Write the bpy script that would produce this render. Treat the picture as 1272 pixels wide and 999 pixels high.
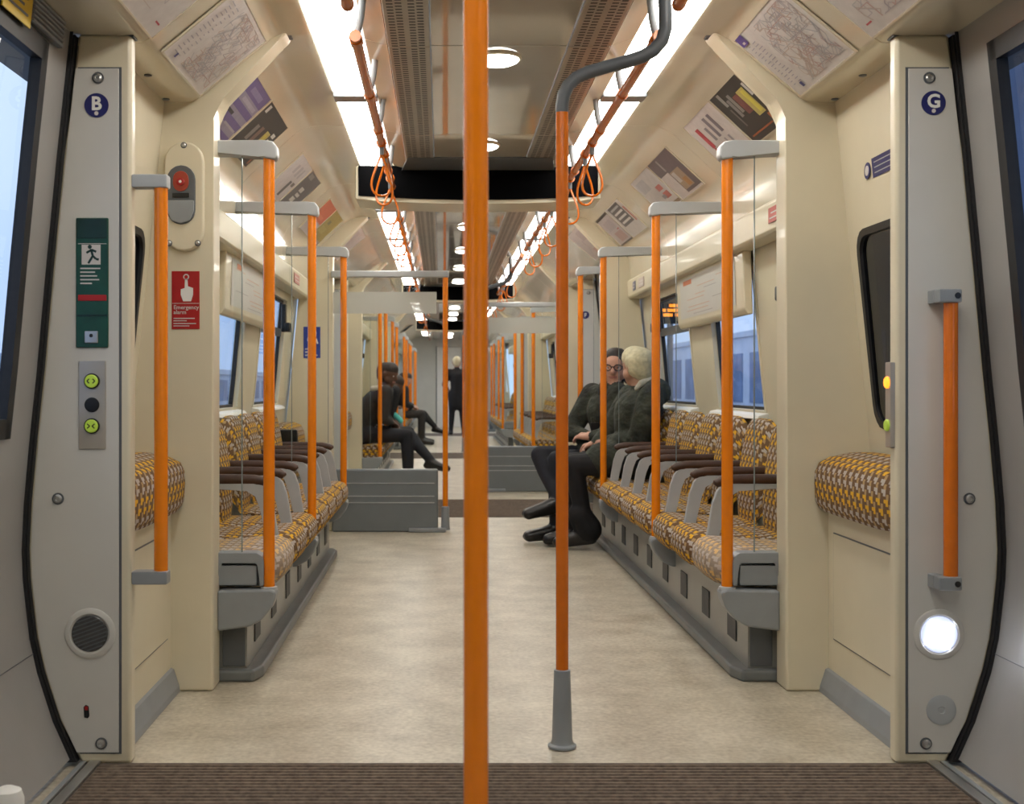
import bpy, bmesh, math, random
from mathutils import Vector, Matrix
import numpy as np
R = random.Random(7)
for o in list(bpy.data.objects): bpy.data.objects.remove(o)
SC = bpy.context.scene
COL = SC.collection
# ------------------------------------------------------------------ camera, sky, exposure
CAMX, CAMZ, F = -0.194, 1.015, 1525.0
cam = bpy.data.cameras.new('camera'); cam_o = bpy.data.objects.new('camera', cam); COL.objects.link(cam_o)
cam_o.location = (CAMX, 0, CAMZ); cam_o.rotation_euler = (math.pi/2, 0, 0)
cam.sensor_width = 36; cam.sensor_fit = 'HORIZONTAL'; cam.lens = F/1272*36
cam.shift_x = 88/1272; cam.shift_y = -20.5/1272
cam.clip_start = 0.05; cam.clip_end = 200
cam.dof.use_dof = True; cam.dof.focus_distance = 4.3; cam.dof.aperture_fstop = 6.3
SC.camera = cam_o
W = bpy.data.worlds.new('dusk_sky'); SC.world = W; W.use_nodes = True
nt = W.node_tree; bg = nt.nodes['Background']
tc = nt.nodes.new('ShaderNodeTexCoord'); nz = nt.nodes.new('ShaderNodeTexNoise'); nz.inputs['Scale'].default_value = 2.2
rp = nt.nodes.new('ShaderNodeValToRGB')
rp.color_ramp.elements[0].position = .35; rp.color_ramp.elements[0].color = (.44, .60, .92, 1)
rp.color_ramp.elements[1].position = .7; rp.color_ramp.elements[1].color = (.80, .89, 1, 1)
nt.links.new(tc.outputs['Generated'], nz.inputs['Vector']); nt.links.new(nz.outputs['Fac'], rp.inputs['Fac'])
nt.links.new(rp.outputs['Color'], bg.inputs['Color']); bg.inputs['Strength'].default_value = 1.35
SC.view_settings.view_transform = 'Standard'; SC.view_settings.look = 'None'
SC.view_settings.exposure = 0.0; SC.view_settings.gamma = 1.0; SC.view_settings.use_curve_mapping = False
STRIP_POWER = 10.5

# ------------------------------------------------------------------ materials
MATS = {}
def mat(name, col, rough=.5, metal=0, spec=.5, coat=0, var=0, scale=20, bump=0, bscale=200, bdist=.002, emit=None, estr=0, stretch=None):
    m = bpy.data.materials.new(name); m.use_nodes = True; n = m.node_tree; b = n.nodes['Principled BSDF']
    b.inputs['Base Color'].default_value = (*col, 1); b.inputs['Roughness'].default_value = rough
    b.inputs['Metallic'].default_value = metal; b.inputs['Specular IOR Level'].default_value = spec
    b.inputs['Coat Weight'].default_value = coat
    if var or bump:
        t = n.nodes.new('ShaderNodeTexCoord'); src = t.outputs['Object']
        if stretch:
            mp = n.nodes.new('ShaderNodeMapping'); mp.inputs['Scale'].default_value = stretch
            n.links.new(src, mp.inputs['Vector']); src = mp.outputs['Vector']
    if var:
        z = n.nodes.new('ShaderNodeTexNoise'); z.inputs['Scale'].default_value = scale; z.inputs['Detail'].default_value = 5
        n.links.new(src, z.inputs['Vector'])
        r = n.nodes.new('ShaderNodeValToRGB'); r.color_ramp.elements[0].position = .3; r.color_ramp.elements[1].position = .7
        r.color_ramp.elements[0].color = (*[max(0, c*(1-var)) for c in col], 1)
        r.color_ramp.elements[1].color = (*[min(1, c*(1+var)) for c in col], 1)
        n.links.new(z.outputs['Fac'], r.inputs['Fac']); n.links.new(r.outputs['Color'], b.inputs['Base Color'])
    if bump:
        z2 = n.nodes.new('ShaderNodeTexNoise'); z2.inputs['Scale'].default_value = bscale
        n.links.new(src, z2.inputs['Vector'])
        bp = n.nodes.new('ShaderNodeBump'); bp.inputs['Strength'].default_value = bump; bp.inputs['Distance'].default_value = bdist
        n.links.new(z2.outputs['Fac'], bp.inputs['Height']); n.links.new(bp.outputs['Normal'], b.inputs['Normal'])
    if emit:
        b.inputs['Emission Color'].default_value = (*emit, 1); b.inputs['Emission Strength'].default_value = estr
    MATS[name] = m; return m
mat('cream', (.70, .635, .475), .32, var=.05, scale=3, coat=.15)
mat('cream_gloss', (.66, .59, .45), .15, var=.05, scale=2, coat=.3)
mat('ceiling_gloss', (.55, .50, .415), .07, var=.05, scale=2, spec=.8, coat=.5)
mat('panel_white', (.61, .60, .565), .38, var=.04, scale=4)
mat('door_grey', (.36, .35, .335), .36, var=.06, scale=5, metal=.15)
mat('rubber', (.012, .012, .014), .5, var=.2, scale=40)
mat('grey', (.27, .29, .305), .38, var=.05, scale=12)
mat('grey_light', (.42, .44, .45), .34, var=.05, scale=12)
mat('grey_dark', (.10, .11, .12), .4, var=.08, scale=12)
mat('panel_grey', (.17, .19, .20), .4, var=.06, scale=6)
mat('kerb', (.16, .17, .17), .36, var=.1, scale=8)
mat('vent_dark', (.05, .053, .055), .5, var=.2)
mat('plinth', (.27, .268, .24), .30, var=.08, scale=5)
mat('glass_edge', (.20, .25, .25), .15, var=.05)
mat('orange', (.86, .232, .004), .22, var=.04, scale=30, coat=.3)
mat('orange_red', (.70, .160, .005), .24, var=.05, scale=30, coat=.3)
mat('steel', (.55, .55, .54), .3, metal=.9, var=.05)
mat('grille', (.50, .46, .40), .28, metal=.5, var=.06, scale=8)
mat('black', (.006, .006, .007), .35, var=.3, scale=30)
mat('black_gloss', (.0015, .0015, .002), .6, var=.3, scale=9, spec=.03)
mat('arm_brown', (.055, .022, .010), .45, var=.2, scale=30)
mat('navy', (.012, .014, .12), .4, var=.1)
mat('blue', (.02, .05, .33), .4, var=.1)
mat('white', (.8, .8, .77), .5, var=.02)
mat('paper', (.66, .62, .60), .42, var=.04, scale=6)
mat('red', (.40, .012, .012), .4, var=.05)
mat('red_button', (.36, .045, .02), .3, var=.05)
mat('green', (.006, .065, .040), .3, var=.25, scale=18)
mat('green_dark', (.004, .03, .02), .3, var=.2)
mat('lime', (.42, .60, .06), .35, var=.05, emit=(.5, .7, .08), estr=.15)
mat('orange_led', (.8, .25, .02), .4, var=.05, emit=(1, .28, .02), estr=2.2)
mat('yellow', (.75, .52, .02), .45, var=.05)
mat('mat_brown', (.10, .075, .058), .9, var=.35, scale=60, bump=.6)
mat('mat_rib', (.145, .108, .080), .9, var=.35, scale=60)
mat('strip_light', (1, 1, 1), .5, emit=(1, .975, .91), estr=STRIP_POWER, var=.01)
mat('downlight', (1, 1, 1), .5, emit=(1, .95, .85), estr=9, var=.01)
mat('lamp_lit', (1, 1, 1), .4, emit=(.86, .9, 1), estr=14, var=.01)
mat('lamp_glow', (.5, .55, .7), .2, emit=(.62, .70, 1), estr=.9, var=.05)
mat('lamp_off', (.06, .06, .06), .25, var=.3, scale=60)
mat('skin', (.55, .30, .21), .5, var=.08, scale=25)
mat('skin_dark', (.10, .045, .025), .5, var=.1, scale=25)
mat('hair_dark', (.020, .012, .009), .6, var=.4, scale=60, bump=.5, bscale=120)
mat('hair_blond', (.62, .56, .37), .65, var=.18, scale=50, bump=.5, bscale=140)
mat('coat_green', (.026, .030, .020), .85, var=.6, scale=9, bump=1, bscale=16, bdist=.03)
mat('coat_olive', (.036, .042, .030), .85, var=.6, scale=9, bump=1, bscale=16, bdist=.03)
mat('cloth_black', (.005, .005, .007), .8, var=.3, scale=20)
mat('cloth_navy', (.008, .009, .016), .8, var=.3, scale=20)
mat('cloth_grey', (.026, .024, .024), .85, var=.3, scale=20)
mat('fleece', (.58, .54, .45), .9, var=.15, scale=60, bump=.6)
mat('shoe_black', (.012, .011, .011), .3, var=.2)
mat('teal', (.10, .55, .50), .6, var=.1)
mat('platform', (.20, .20, .22), .8, var=.15)
mat('wall_blue', (.16, .24, .42), .7, var=.25, scale=1.5)
mat('wall_pale', (.62, .70, .85), .7, var=.1, scale=1.5)
mat('wall_dark', (.05, .08, .16), .7, var=.3, scale=1.5)

def glass_mat(name, tint, fac):
    m = bpy.data.materials.new(name); m.use_nodes = True; n = m.node_tree; n.nodes.clear()
    out = n.nodes.new('ShaderNodeOutputMaterial'); mx = n.nodes.new('ShaderNodeMixShader')
    tr = n.nodes.new('ShaderNodeBsdfTransparent'); gl = n.nodes.new('ShaderNodeBsdfGlossy'); fr = n.nodes.new('ShaderNodeFresnel')
    ns = n.nodes.new('ShaderNodeTexNoise'); ns.inputs['Scale'].default_value = 3
    rr = n.nodes.new('ShaderNodeMapRange'); rr.inputs['To Min'].default_value = .01; rr.inputs['To Max'].default_value = .05
    n.links.new(ns.outputs['Fac'], rr.inputs['Value']); n.links.new(rr.outputs['Result'], gl.inputs['Roughness'])
    fr.inputs['IOR'].default_value = fac; tr.inputs['Color'].default_value = (*tint, 1)
    geo = n.nodes.new('ShaderNodeNewGeometry'); sb = n.nodes.new('ShaderNodeMath'); sb.operation = 'SUBTRACT'; sb.inputs[0].default_value = 1; n.links.new(geo.outputs['Backfacing'], sb.inputs[1])
    ml = n.nodes.new('ShaderNodeMath'); ml.operation = 'MULTIPLY'; n.links.new(fr.outputs['Fac'], ml.inputs[0]); n.links.new(sb.outputs[0], ml.inputs[1]); n.links.new(ml.outputs[0], mx.inputs['Fac']); n.links.new(tr.outputs['BSDF'], mx.inputs[1]); n.links.new(gl.outputs['BSDF'], mx.inputs[2])
    n.links.new(mx.outputs['Shader'], out.inputs['Surface']); MATS[name] = m; return m
glass_mat('glass', (.97, .983, .975), 1.25)
glass_mat('window_glass', (.90, .94, .985), 1.28)
glass_mat('window_dark', (.22, .235, .25), 1.4)
def frosted(name):
    m = bpy.data.materials.new(name); m.use_nodes = True; n = m.node_tree; b = n.nodes['Principled BSDF']
    out = n.nodes['Material Output']; tr = n.nodes.new('ShaderNodeBsdfTransparent'); mx = n.nodes.new('ShaderNodeMixShader'); mx.inputs['Fac'].default_value = .72
    ns = n.nodes.new('ShaderNodeTexNoise'); ns.inputs['Scale'].default_value = 40
    r = n.nodes.new('ShaderNodeValToRGB'); r.color_ramp.elements[0].color = (.52, .53, .48, 1); r.color_ramp.elements[1].color = (.60, .61, .56, 1)
    n.links.new(ns.outputs['Fac'], r.inputs['Fac']); n.links.new(r.outputs['Color'], b.inputs['Base Color'])
    n.links.new(tr.outputs['BSDF'], mx.inputs[1]); n.links.new(b.outputs['BSDF'], mx.inputs[2]); n.links.new(mx.outputs['Shader'], out.inputs['Surface'])
    MATS[name] = m
frosted('frosted')

def floor_mat():
    m = mat('floor', (.5, .44, .35), .30); n = m.node_tree; b = n.nodes['Principled BSDF']
    t = n.nodes.new('ShaderNodeTexCoord')
    a = n.nodes.new('ShaderNodeTexNoise'); a.inputs['Scale'].default_value = 4; a.inputs['Detail'].default_value = 8; a.inputs['Roughness'].default_value = .7
    c = n.nodes.new('ShaderNodeTexNoise'); c.inputs['Scale'].default_value = 60; c.inputs['Detail'].default_value = 3
    n.links.new(t.outputs['Object'], a.inputs['Vector']); n.links.new(t.outputs['Object'], c.inputs['Vector'])
    mx = n.nodes.new('ShaderNodeMath'); mx.operation = 'MULTIPLY_ADD'; mx.inputs[1].default_value = .35
    ad = n.nodes.new('ShaderNodeMath'); ad.operation = 'MULTIPLY'; ad.inputs[1].default_value = .65
    n.links.new(a.outputs['Fac'], ad.inputs[0]); n.links.new(c.outputs['Fac'], mx.inputs[0]); n.links.new(ad.outputs[0], mx.inputs[2])
    r = n.nodes.new('ShaderNodeValToRGB'); e = r.color_ramp.elements
    e[0].position = .36; e[0].color = (.345, .295, .215, 1); e[1].position = .62; e[1].color = (.64, .585, .47, 1)
    n.links.new(mx.outputs[0], r.inputs['Fac']); n.links.new(r.outputs['Color'], b.inputs['Base Color'])
    rg = n.nodes.new('ShaderNodeMapRange'); rg.inputs['To Min'].default_value = .26; rg.inputs['To Max'].default_value = .46
    n.links.new(a.outputs['Fac'], rg.inputs['Value']); n.links.new(rg.outputs['Result'], b.inputs['Roughness'])
floor_mat()

def fabric_mat(name='moquette', pale_amt=0):
    m = mat(name, (.3, .2, .05), .9); n = m.node_tree; b = n.nodes['Principled BSDF']; L = n.links.new
    uv = n.nodes.new('ShaderNodeUVMap'); sp = n.nodes.new('ShaderNodeSeparateXYZ'); L(uv.outputs['UV'], sp.inputs[0])
    def mth(op, a, bb=None):
        k = n.nodes.new('ShaderNodeMath'); k.operation = op
        for i, v in enumerate((a, bb)):
            if v is None: continue
            if isinstance(v, (int, float)): k.inputs[i].default_value = v
            else: L(v, k.inputs[i])
        return k.outputs[0]
    row = mth('FLOOR', mth('DIVIDE', sp.outputs['Y'], .029))
    off = mth('MULTIPLY', mth('FLOORED_MODULO', row, 3), .333)
    uu = mth('ADD', mth('DIVIDE', sp.outputs['X'], .058), off)
    cell = mth('FLOOR', uu); fx = mth('FRACT', uu)
    fy = mth('FRACT', mth('DIVIDE', sp.outputs['Y'], .029))
    # blocks that step like interlocking figures
    wide = mth('LESS_THAN', fx, .52)
    tall = mth('LESS_THAN', fy, .68)
    notch = mth('MULTIPLY', mth('GREATER_THAN', fx, .30), mth('GREATER_THAN', fy, .38))
    blk = mth('MULTIPLY', mth('MULTIPLY', wide, tall), mth('SUBTRACT', 1, notch))
    pick = mth('FLOORED_MODULO', row, 4)
    isy = mth('LESS_THAN', pick, 1.5)
    small = mth('MULTIPLY', mth('GREATER_THAN', fx, .62), mth('LESS_THAN', fx, .92))
    small = mth('MULTIPLY', small, mth('GREATER_THAN', fy, .45))
    def mixc(f, a, c):
        k = n.nodes.new('ShaderNodeMix'); k.data_type = 'RGBA'; L(f, k.inputs['Factor'])
        for s, v in ((k.inputs[6], a), (k.inputs[7], c)):
            if isinstance(v, tuple): s.default_value = (*v, 1)
            else: L(v, s)
        return k.outputs[2]
    fig = mixc(isy, (.47, .41, .36), (.74, .40, .015))
    base = mixc(small, (.15, .080, .032), (.42, .27, .12))
    col = mixc(blk, base, fig)
    if pale_amt:      # the nearest seats are paler, in soft blotches
        t_ = n.nodes.new('ShaderNodeTexCoord'); z_ = n.nodes.new('ShaderNodeTexNoise'); z_.inputs['Scale'].default_value = 9; L(t_.outputs['Object'], z_.inputs['Vector'])
        col = mixc(mth('MULTIPLY', z_.outputs['Fac'], pale_amt), col, (.62, .54, .46))
    L(col, b.inputs['Base Color'])
fabric_mat(); fabric_mat('moquette_pale', .65)

# ------------------------------------------------------------------ mesh helpers
ORG = {}
class MB:
    def __init__(s): s.bm = bmesh.new(); s.mats = []; s.uvl = None
    def mi(s, m):
        if m not in s.mats: s.mats.append(m)
        return s.mats.index(m)
    def _fin(s, faces, m, bev=0, seg=2):
        i = s.mi(m)
        for f in faces: f.material_index = i
        if bev:
            ed = list({e for f in faces for e in f.edges})
            bmesh.ops.bevel(s.bm, geom=ed, offset=bev, segments=seg, affect='EDGES', profile=.5, clamp_overlap=True)
        return s
    def prism(s, poly, axis, a, b, m='cream', bev=0, seg=2):
        def pt(p, t):
            if axis == 'y': return (p[0], t, p[1])
            if axis == 'x': return (t, p[0], p[1])
            return (p[0], p[1], t)
        v0 = [s.bm.verts.new(pt(p, a)) for p in poly]; v1 = [s.bm.verts.new(pt(p, b)) for p in poly]; n = len(poly)
        fs = [s.bm.faces.new(v0), s.bm.faces.new(v1[::-1])]
        for i in range(n): fs.append(s.bm.faces.new((v0[i], v1[i], v1[(i+1) % n], v0[(i+1) % n])))
        return s._fin(fs, m, bev, seg)
    def box(s, x0, x1, y0, y1, z0, z1, m='cream', bev=0, seg=2):
        x0, x1 = sorted((x0, x1)); y0, y1 = sorted((y0, y1)); z0, z1 = sorted((z0, z1))
        return s.prism([(x0, z0), (x1, z0), (x1, z1), (x0, z1)], 'y', y0, y1, m, bev, seg)
    def tube(s, pts, r, m='orange', seg=14, closed=False, caps=True):
        pts = [Vector(p) for p in pts]; n = len(pts); rings = []
        rr = r if isinstance(r, (list, tuple)) else [r]*n
        up = None
        for i, p in enumerate(pts):
            if closed: t = pts[(i+1) % n]-pts[i-1]
            else: t = pts[min(i+1, n-1)]-pts[max(i-1, 0)]
            t.normalize()
            if up is None:
                up = t.orthogonal().normalized()
            else:
                up = (up-t*up.dot(t)).normalized()
            w = t.cross(up)
            rings.append([s.bm.verts.new(p+(up*math.cos(a)+w*math.sin(a))*rr[i]) for a in [2*math.pi*k/seg for k in range(seg)]])
        fs = []
        for i in range(n if closed else n-1):
            A, B = rings[i], rings[(i+1) % n]
            for k in range(seg): fs.append(s.bm.faces.new((A[k], A[(k+1) % seg], B[(k+1) % seg], B[k])))
        if caps and not closed: fs.append(s.bm.faces.new(rings[0][::-1])); fs.append(s.bm.faces.new(rings[-1]))
        return s._fin(fs, m)
    def lathe(s, prof, c, axis='z', m='grey', seg=24):
        rings = []
        for r, h in prof:
            ring = []
            for k in range(seg):
                a = 2*math.pi*k/seg; u, v = r*math.cos(a), r*math.sin(a)
                q = {'z': (u, v, h), 'y': (u, h, v), 'x': (h, u, v)}[axis]
                ring.append(s.bm.verts.new((c[0]+q[0], c[1]+q[1], c[2]+q[2])))
            rings.append(ring)
        fs = []
        for A, B in zip(rings, rings[1:]):
            for k in range(seg): fs.append(s.bm.faces.new((A[k], A[(k+1) % seg], B[(k+1) % seg], B[k])))
        fs.append(s.bm.faces.new(rings[0][::-1])); fs.append(s.bm.faces.new(rings[-1]))
        return s._fin(fs, m)
    def quad(s, pts, m):
        return s._fin([s.bm.faces.new([s.bm.verts.new(p) for p in pts])], m)
    def sheet(s, prof, y0, y1, th, m='cream', inward=None):
        """a profile of (x, z) points extruded along y, th thick towards the outside of the car"""
        P = [Vector((p[0], p[1])) for p in prof]; n = len(P); Q = []
        for i in range(n):
            t = (P[min(i+1, n-1)]-P[max(i-1, 0)]).normalized(); nn = Vector((t.y, -t.x))
            c = Vector((0, 1.1))
            if nn.dot(P[i]-c) < 0: nn = -nn
            Q.append(P[i]+nn*th)
        poly = [(p.x, p.y) for p in P]+[(q.x, q.y) for q in Q[::-1]]
        a, b = [[s.bm.verts.new((p[0], y, p[1])) for p in poly] for y in (y0, y1)]
        N = len(poly); fs = []
        for i in range(N): fs.append(s.bm.faces.new((a[i], a[(i+1) % N], b[(i+1) % N], b[i])))
        for i in range(n-1):
            for ring in (a, b): fs.append(s.bm.faces.new((ring[i], ring[i+1], ring[N-2-i], ring[N-1-i])))
        return s._fin(fs, m)
    def grid(s, rows, m, uvs=None, closed=False):
        V = [[s.bm.verts.new(p) for p in r] for r in rows]; fs = []
        if uvs and s.uvl is None: s.uvl = s.bm.loops.layers.uv.new('UVMap')
        for i in range(len(V)-1):
            for k in range(len(V[0])-1):
                f = s.bm.faces.new((V[i][k], V[i][k+1], V[i+1][k+1], V[i+1][k])); fs.append(f)
                if uvs:
                    for l, (a, b) in zip(f.loops, ((i, k), (i, k+1), (i+1, k+1), (i+1, k))): l[s.uvl].uv = uvs[a][b]
        return s._fin(fs, m)
    def build(s, name, parent=None, loc=None, smooth=35, wn=True, **props):
        o0 = ORG.get(parent.name, Vector((0, 0, 0))) if parent else Vector((0, 0, 0))
        L = Vector(loc) if loc is not None else Vector(o0)
        bmesh.ops.recalc_face_normals(s.bm, faces=s.bm.faces[:])
        bmesh.ops.translate(s.bm, verts=s.bm.verts[:], vec=-L)
        me = bpy.data.meshes.new(name); s.bm.to_mesh(me); s.bm.free()
        for m in s.mats: me.materials.append(MATS[m])
        if smooth:
            me.polygons.foreach_set('use_smooth', [True]*len(me.polygons)); me.set_sharp_from_angle(angle=math.radians(smooth))
        o = bpy.data.objects.new(name, me); COL.objects.link(o)
        if smooth and wn: w_ = o.modifiers.new('wn', 'WEIGHTED_NORMAL'); w_.keep_sharp = True; w_.weight = 70
        o.location = L-o0; o.parent = parent; ORG[o.name] = L
        for k, v in props.items(): o[k] = v
        return o
def thing(name, loc, label, cat, group=None):
    o = bpy.data.objects.new(name, None); COL.objects.link(o); o.location = loc; o.empty_display_size = .05
    ORG[o.name] = Vector(loc); o['label'] = label; o['category'] = cat
    if group: o['group'] = group
    return o
def dup(o, d, label=None, group=None, parent=None):
    c = o.copy(); COL.objects.link(c); c.parent = parent
    if parent is None:
        c.location = Vector(o.location)+Vector(d)
        if label: c['label'] = label
        if group: c['group'] = group
    ORG[c.name] = ORG[o.name]+Vector(d)
    for ch in list(o.children): dup(ch, d, parent=c)
    return c
def text_into(mb, txt, size, origin, U, V, m, bold=0, align='LEFT'):
    """flat lettering written into a mesh: U is the reading direction, V up"""
    cu = bpy.data.curves.new('t', 'FONT'); cu.body = txt; cu.size = size; cu.offset = bold; cu.align_x = align; cu.resolution_u = 3
    ob = bpy.data.objects.new('t', cu); COL.objects.link(ob)
    dg = bpy.context.evaluated_depsgraph_get(); me = bpy.data.meshes.new_from_object(ob.evaluated_get(dg))
    U = Vector(U).normalized(); V = Vector(V).normalized(); O = Vector(origin)
    vs = [mb.bm.verts.new(O+U*v.co.x+V*v.co.y) for v in me.vertices]; fs = []
    for p in me.polygons:
        try: fs.append(mb.bm.faces.new([vs[i] for i in p.vertices]))
        except ValueError: pass
    mb._fin(fs, m)
    bpy.data.objects.remove(ob); bpy.data.curves.remove(cu); bpy.data.meshes.remove(me)
SIDE = {-1: 'left', 1: 'right'}
ORD = 'first second third fourth fifth sixth seventh eighth ninth tenth eleventh twelfth'.split()

# body side profile (z, x)
PROF = [(0, 1.161), (.12, 1.215), (.25, 1.257), (.34, 1.277), (.424, 1.287), (.5, 1.295), (.576, 1.298), (.702, 1.292), (.88, 1.276), (1.06, 1.257), (1.33, 1.233), (1.62, 1.205), (1.97, 1.168)]
def px(z):
    for (a, xa), (b, xb) in zip(PROF, PROF[1:]):
        if z <= b: return xa+(xb-xa)*(z-a)/(b-a)
    return PROF[-1][1]
def side_prof(s, z0, z1, off=0):
    zs = [z0]+[z for z, _ in PROF if z0+.01 < z < z1-.01]+[z1]
    return [(s*(px(z)+off), z) for z in zs]
T = 7.6
VC = [2.57-T, 2.57, 2.57+T, 2.57+2*T, 2.57+3*T]
YB, YE = -2.4, 30.0
BAYS = [(v+1.53, v+T-1.53) for v in VC]           # bay k follows vestibule k; BAYS[1] is the one in front
# ------------------------------------------------------------------ floor
b = MB(); b.box(-1.3, 1.3, YB, YE, -.06, 0, 'floor'); fl = b.build('floor', kind='structure')
for k, v in enumerate(VC[1:]):
    b = MB(); b.box(-1.155, 1.155, v-.72, v+.72, -.002, .003, 'mat_brown')
    m_ = b.build('entrance_mat', loc=(0, v, 0))
    m_['label'] = ['brown ribbed entrance mat spanning the doorway at the front', 'brown entrance mat band between the far doors behind the grey low panels',
                   'brown entrance mat at the third pair of doors far down the aisle', 'brown entrance mat at the last doors under the standing person'][k]
    m_['category'] = 'mat'
    if k < 2:
        b = MB(); n = int(1.42/.024)
        for i in range(n):
            y = v-.71+i*.024
            b.prism([(y, .003), (y+.014, .003), (y+.011, .0075), (y+.003, .0075)], 'x', -1.10, 1.10, 'mat_rib')
        b.build('ribs', m_, kind='stuff', smooth=0)
    for s in (-1, 1):
        b = MB(); b.box(s*1.105, s*1.135, v-.72, v+.72, .002, .012, 'steel', .003); b.box(s*1.142, s*1.160, v-.72, v+.72, .002, .010, 'grey', .003)
        b.build('threshold_strip', m_)

# ------------------------------------------------------------------ ceiling and coving
CE = MB(); CE.box(-1.42, 1.42, YB, YE, 2.34, 2.37, 'grey_dark'); CE.box(-1.40, -1.30, YB, YE, 1.9, 2.34, 'grey_dark'); CE.box(1.30, 1.40, YB, YE, 1.9, 2.34, 'grey_dark')
ce = CE.build('ceiling', kind='structure')
y = YB; segs = []
edges = sorted([YB, YE]+[v+1.53 for v in VC if v+1.53 > YB]+[v-1.53 for v in VC if v-1.53 > YB]+[v+q for v in VC for q in (-.8, .8) if YB < v+q < YE]+[v+1.53+f for v in VC for f in (1.45, 3.05) if YB < v+1.53+f < YE])
for y0, y1 in zip(edges, edges[1:]):
    b = MB(); b.box(-.228, .228, y0+.003, y1-.003, 2.150, 2.165, 'ceiling_gloss', .004); b.build('ceiling_panel', ce)
    for s in (-1, 1):
        b = MB(); b.sheet([(s*.374, 2.150), (s*.40, 2.158), (s*.448, 2.172)], y0+.002, y1-.002, .01, 'cream_gloss'); b.build('edge_panel', ce)
        ves = any(abs((y0+y1)/2-v) < 1.53 for v in VC)
        if ves: pr = [(s*1.19, 1.957), (s*1.06, 1.953), (s*1.015, 1.957), (s*.99, 1.972), (s*.76, 2.163), (s*.72, 2.184), (s*.628, 2.186)]
        else: pr = [(s*1.125, 1.74), (s*1.122, 1.83), (s*1.11, 1.89), (s*1.085, 1.935), (s*1.057, 1.966), (s*.860, 2.149), (s*.80, 2.182), (s*.74, 2.192), (s*.628, 2.188)]
        b = MB(); b.sheet(pr, y0+.002, y1-.002, .012, 'cream_gloss'); b.build('coving_panel', ce)
# perforated air grilles
for s in (-1, 1):
    for k, (y0, y1) in enumerate(zip(edges, edges[1:])):
        b = MB(); b.box(s*.231, s*.371, y0+.004, y1-.004, 2.146, 2.16, 'grille', .003); g = b.build('air_grille', ce)
        b = MB(); n = int((y1-y0)/.030)
        if y1 < 3: continue
        for r_, xc in enumerate((.258, .284, .322, .348)):
            for i in range(n):
                yy = y0+.012+i*.030+(.008 if r_ % 2 else 0)
                if yy < 2.5 or yy > 17: continue
                b.quad([(s*(xc-.010), yy, 2.1455), (s*(xc+.010), yy, 2.1455), (s*(xc+.010), yy+.013, 2.1455), (s*(xc-.010), yy+.013, 2.1455)], 'black')
        if len(b.bm.faces): b.build('slots', g, kind='stuff', smooth=0)
# fluorescent strips
for s in (-1, 1):
    ys = 3.30-1.585*5; k = 0
    while ys < YE-1.5:
        if ys > 0:
            n_idx = int(round((ys-3.30)/1.585))
            lab = (f'white fluorescent ceiling strip light on the {SIDE[s]} side, ' + (f'{ORD[n_idx+1]} lit length from the front' if 0 <= n_idx+1 < 12 else f''))
            if n_idx+1 < 0: lab = f'white fluorescent ceiling strip light on the {SIDE[s]} side, {ORD[-n_idx-2]} length back over the camera'
            if n_idx+1 >= 12: lab = f'fluorescent ceiling strip on the {SIDE[s]} side near the far end, {ORD[n_idx-11]} past the twelfth length'
            t = thing('strip_light', (s*.54, ys, 2.18), lab, 'light', f'{SIDE[s]} row of ceiling strip lights')
            b = MB(); b.sheet([(s*.454, 2.176), (s*.50, 2.172), (s*.56, 2.174), (s*.622, 2.182)], ys+.10, ys+1.58, .008, 'strip_light'); b.build('diffuser', t)
            b = MB(); b.box(s*.450, s*.626, ys-.001, ys+.098, 2.164, 2.186, 'grey', .005); b.build('end_cap', t)
        ys += 1.585; k += 1
# downlights
for v in VC[1:]:
    for q, dy in enumerate((-1.4, .14, 1.68, 3.22, 4.3)):
        yy = v+dy
        if yy < 1.0 or yy > YE-1: continue
        i = VC.index(v)
        t = thing('downlight', (0, yy, 2.15), f'round white ceiling downlight on the centre line, {ORD[q]} of the {ORD[i-1]} row from the front', 'light', 'ceiling downlights')
        b = MB(); b.lathe([(.086, 0), (.086, -.006), (.079, -.009), (.074, -.005)], (0, yy, 2.1505), m='cream'); b.build('ring', t)
        b = MB(); b.lathe([(.0735, -.003), (.073, -.014), (.055, -.022), (.01, -.026)], (0, yy, 2.1505), m='downlight'); b.build('lens', t)
# information displays
for k, (y0, y1) in enumerate(BAYS[1:4]):
    yc = y0+2.35
    t = thing('information_display', (0, yc, 2.15), ['wide blank black information display hanging across the ceiling', 'second black ceiling display further down the aisle', 'third black ceiling display deep in the carriage'][k], 'display', 'ceiling displays')
    b = MB(); N = 12; hw = .645
    xs = [-hw+2*hw*i/N for i in range(N+1)]
    zb = lambda x: 1.992-.022*(1-(x/hw)**2)
    poly = [(x, zb(x)) for x in xs]+[(hw, 2.17), (-hw, 2.17)]
    b.prism(poly, 'y', yc, yc+.32, 'cream', .012); b.build('housing', t)
    b = MB(); poly = [(x*.975, zb(x)+.020) for x in xs]+[(hw*.975, 2.168), (-hw*.975, 2.168)]
    b.prism(poly, 'y', yc-.012, yc-.001, 'black_gloss', .003); b.build('screen', t)
    b = MB(); b.prism([(xc, yc-.012+0*xc) for xc in (-.40,)]+[(.40, yc-.012), (.36, yc-.36), (-.36, yc-.36)], 'z', 2.1445, 2.1495, 'grey_dark'); b.build('ceiling_plate', t)

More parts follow.
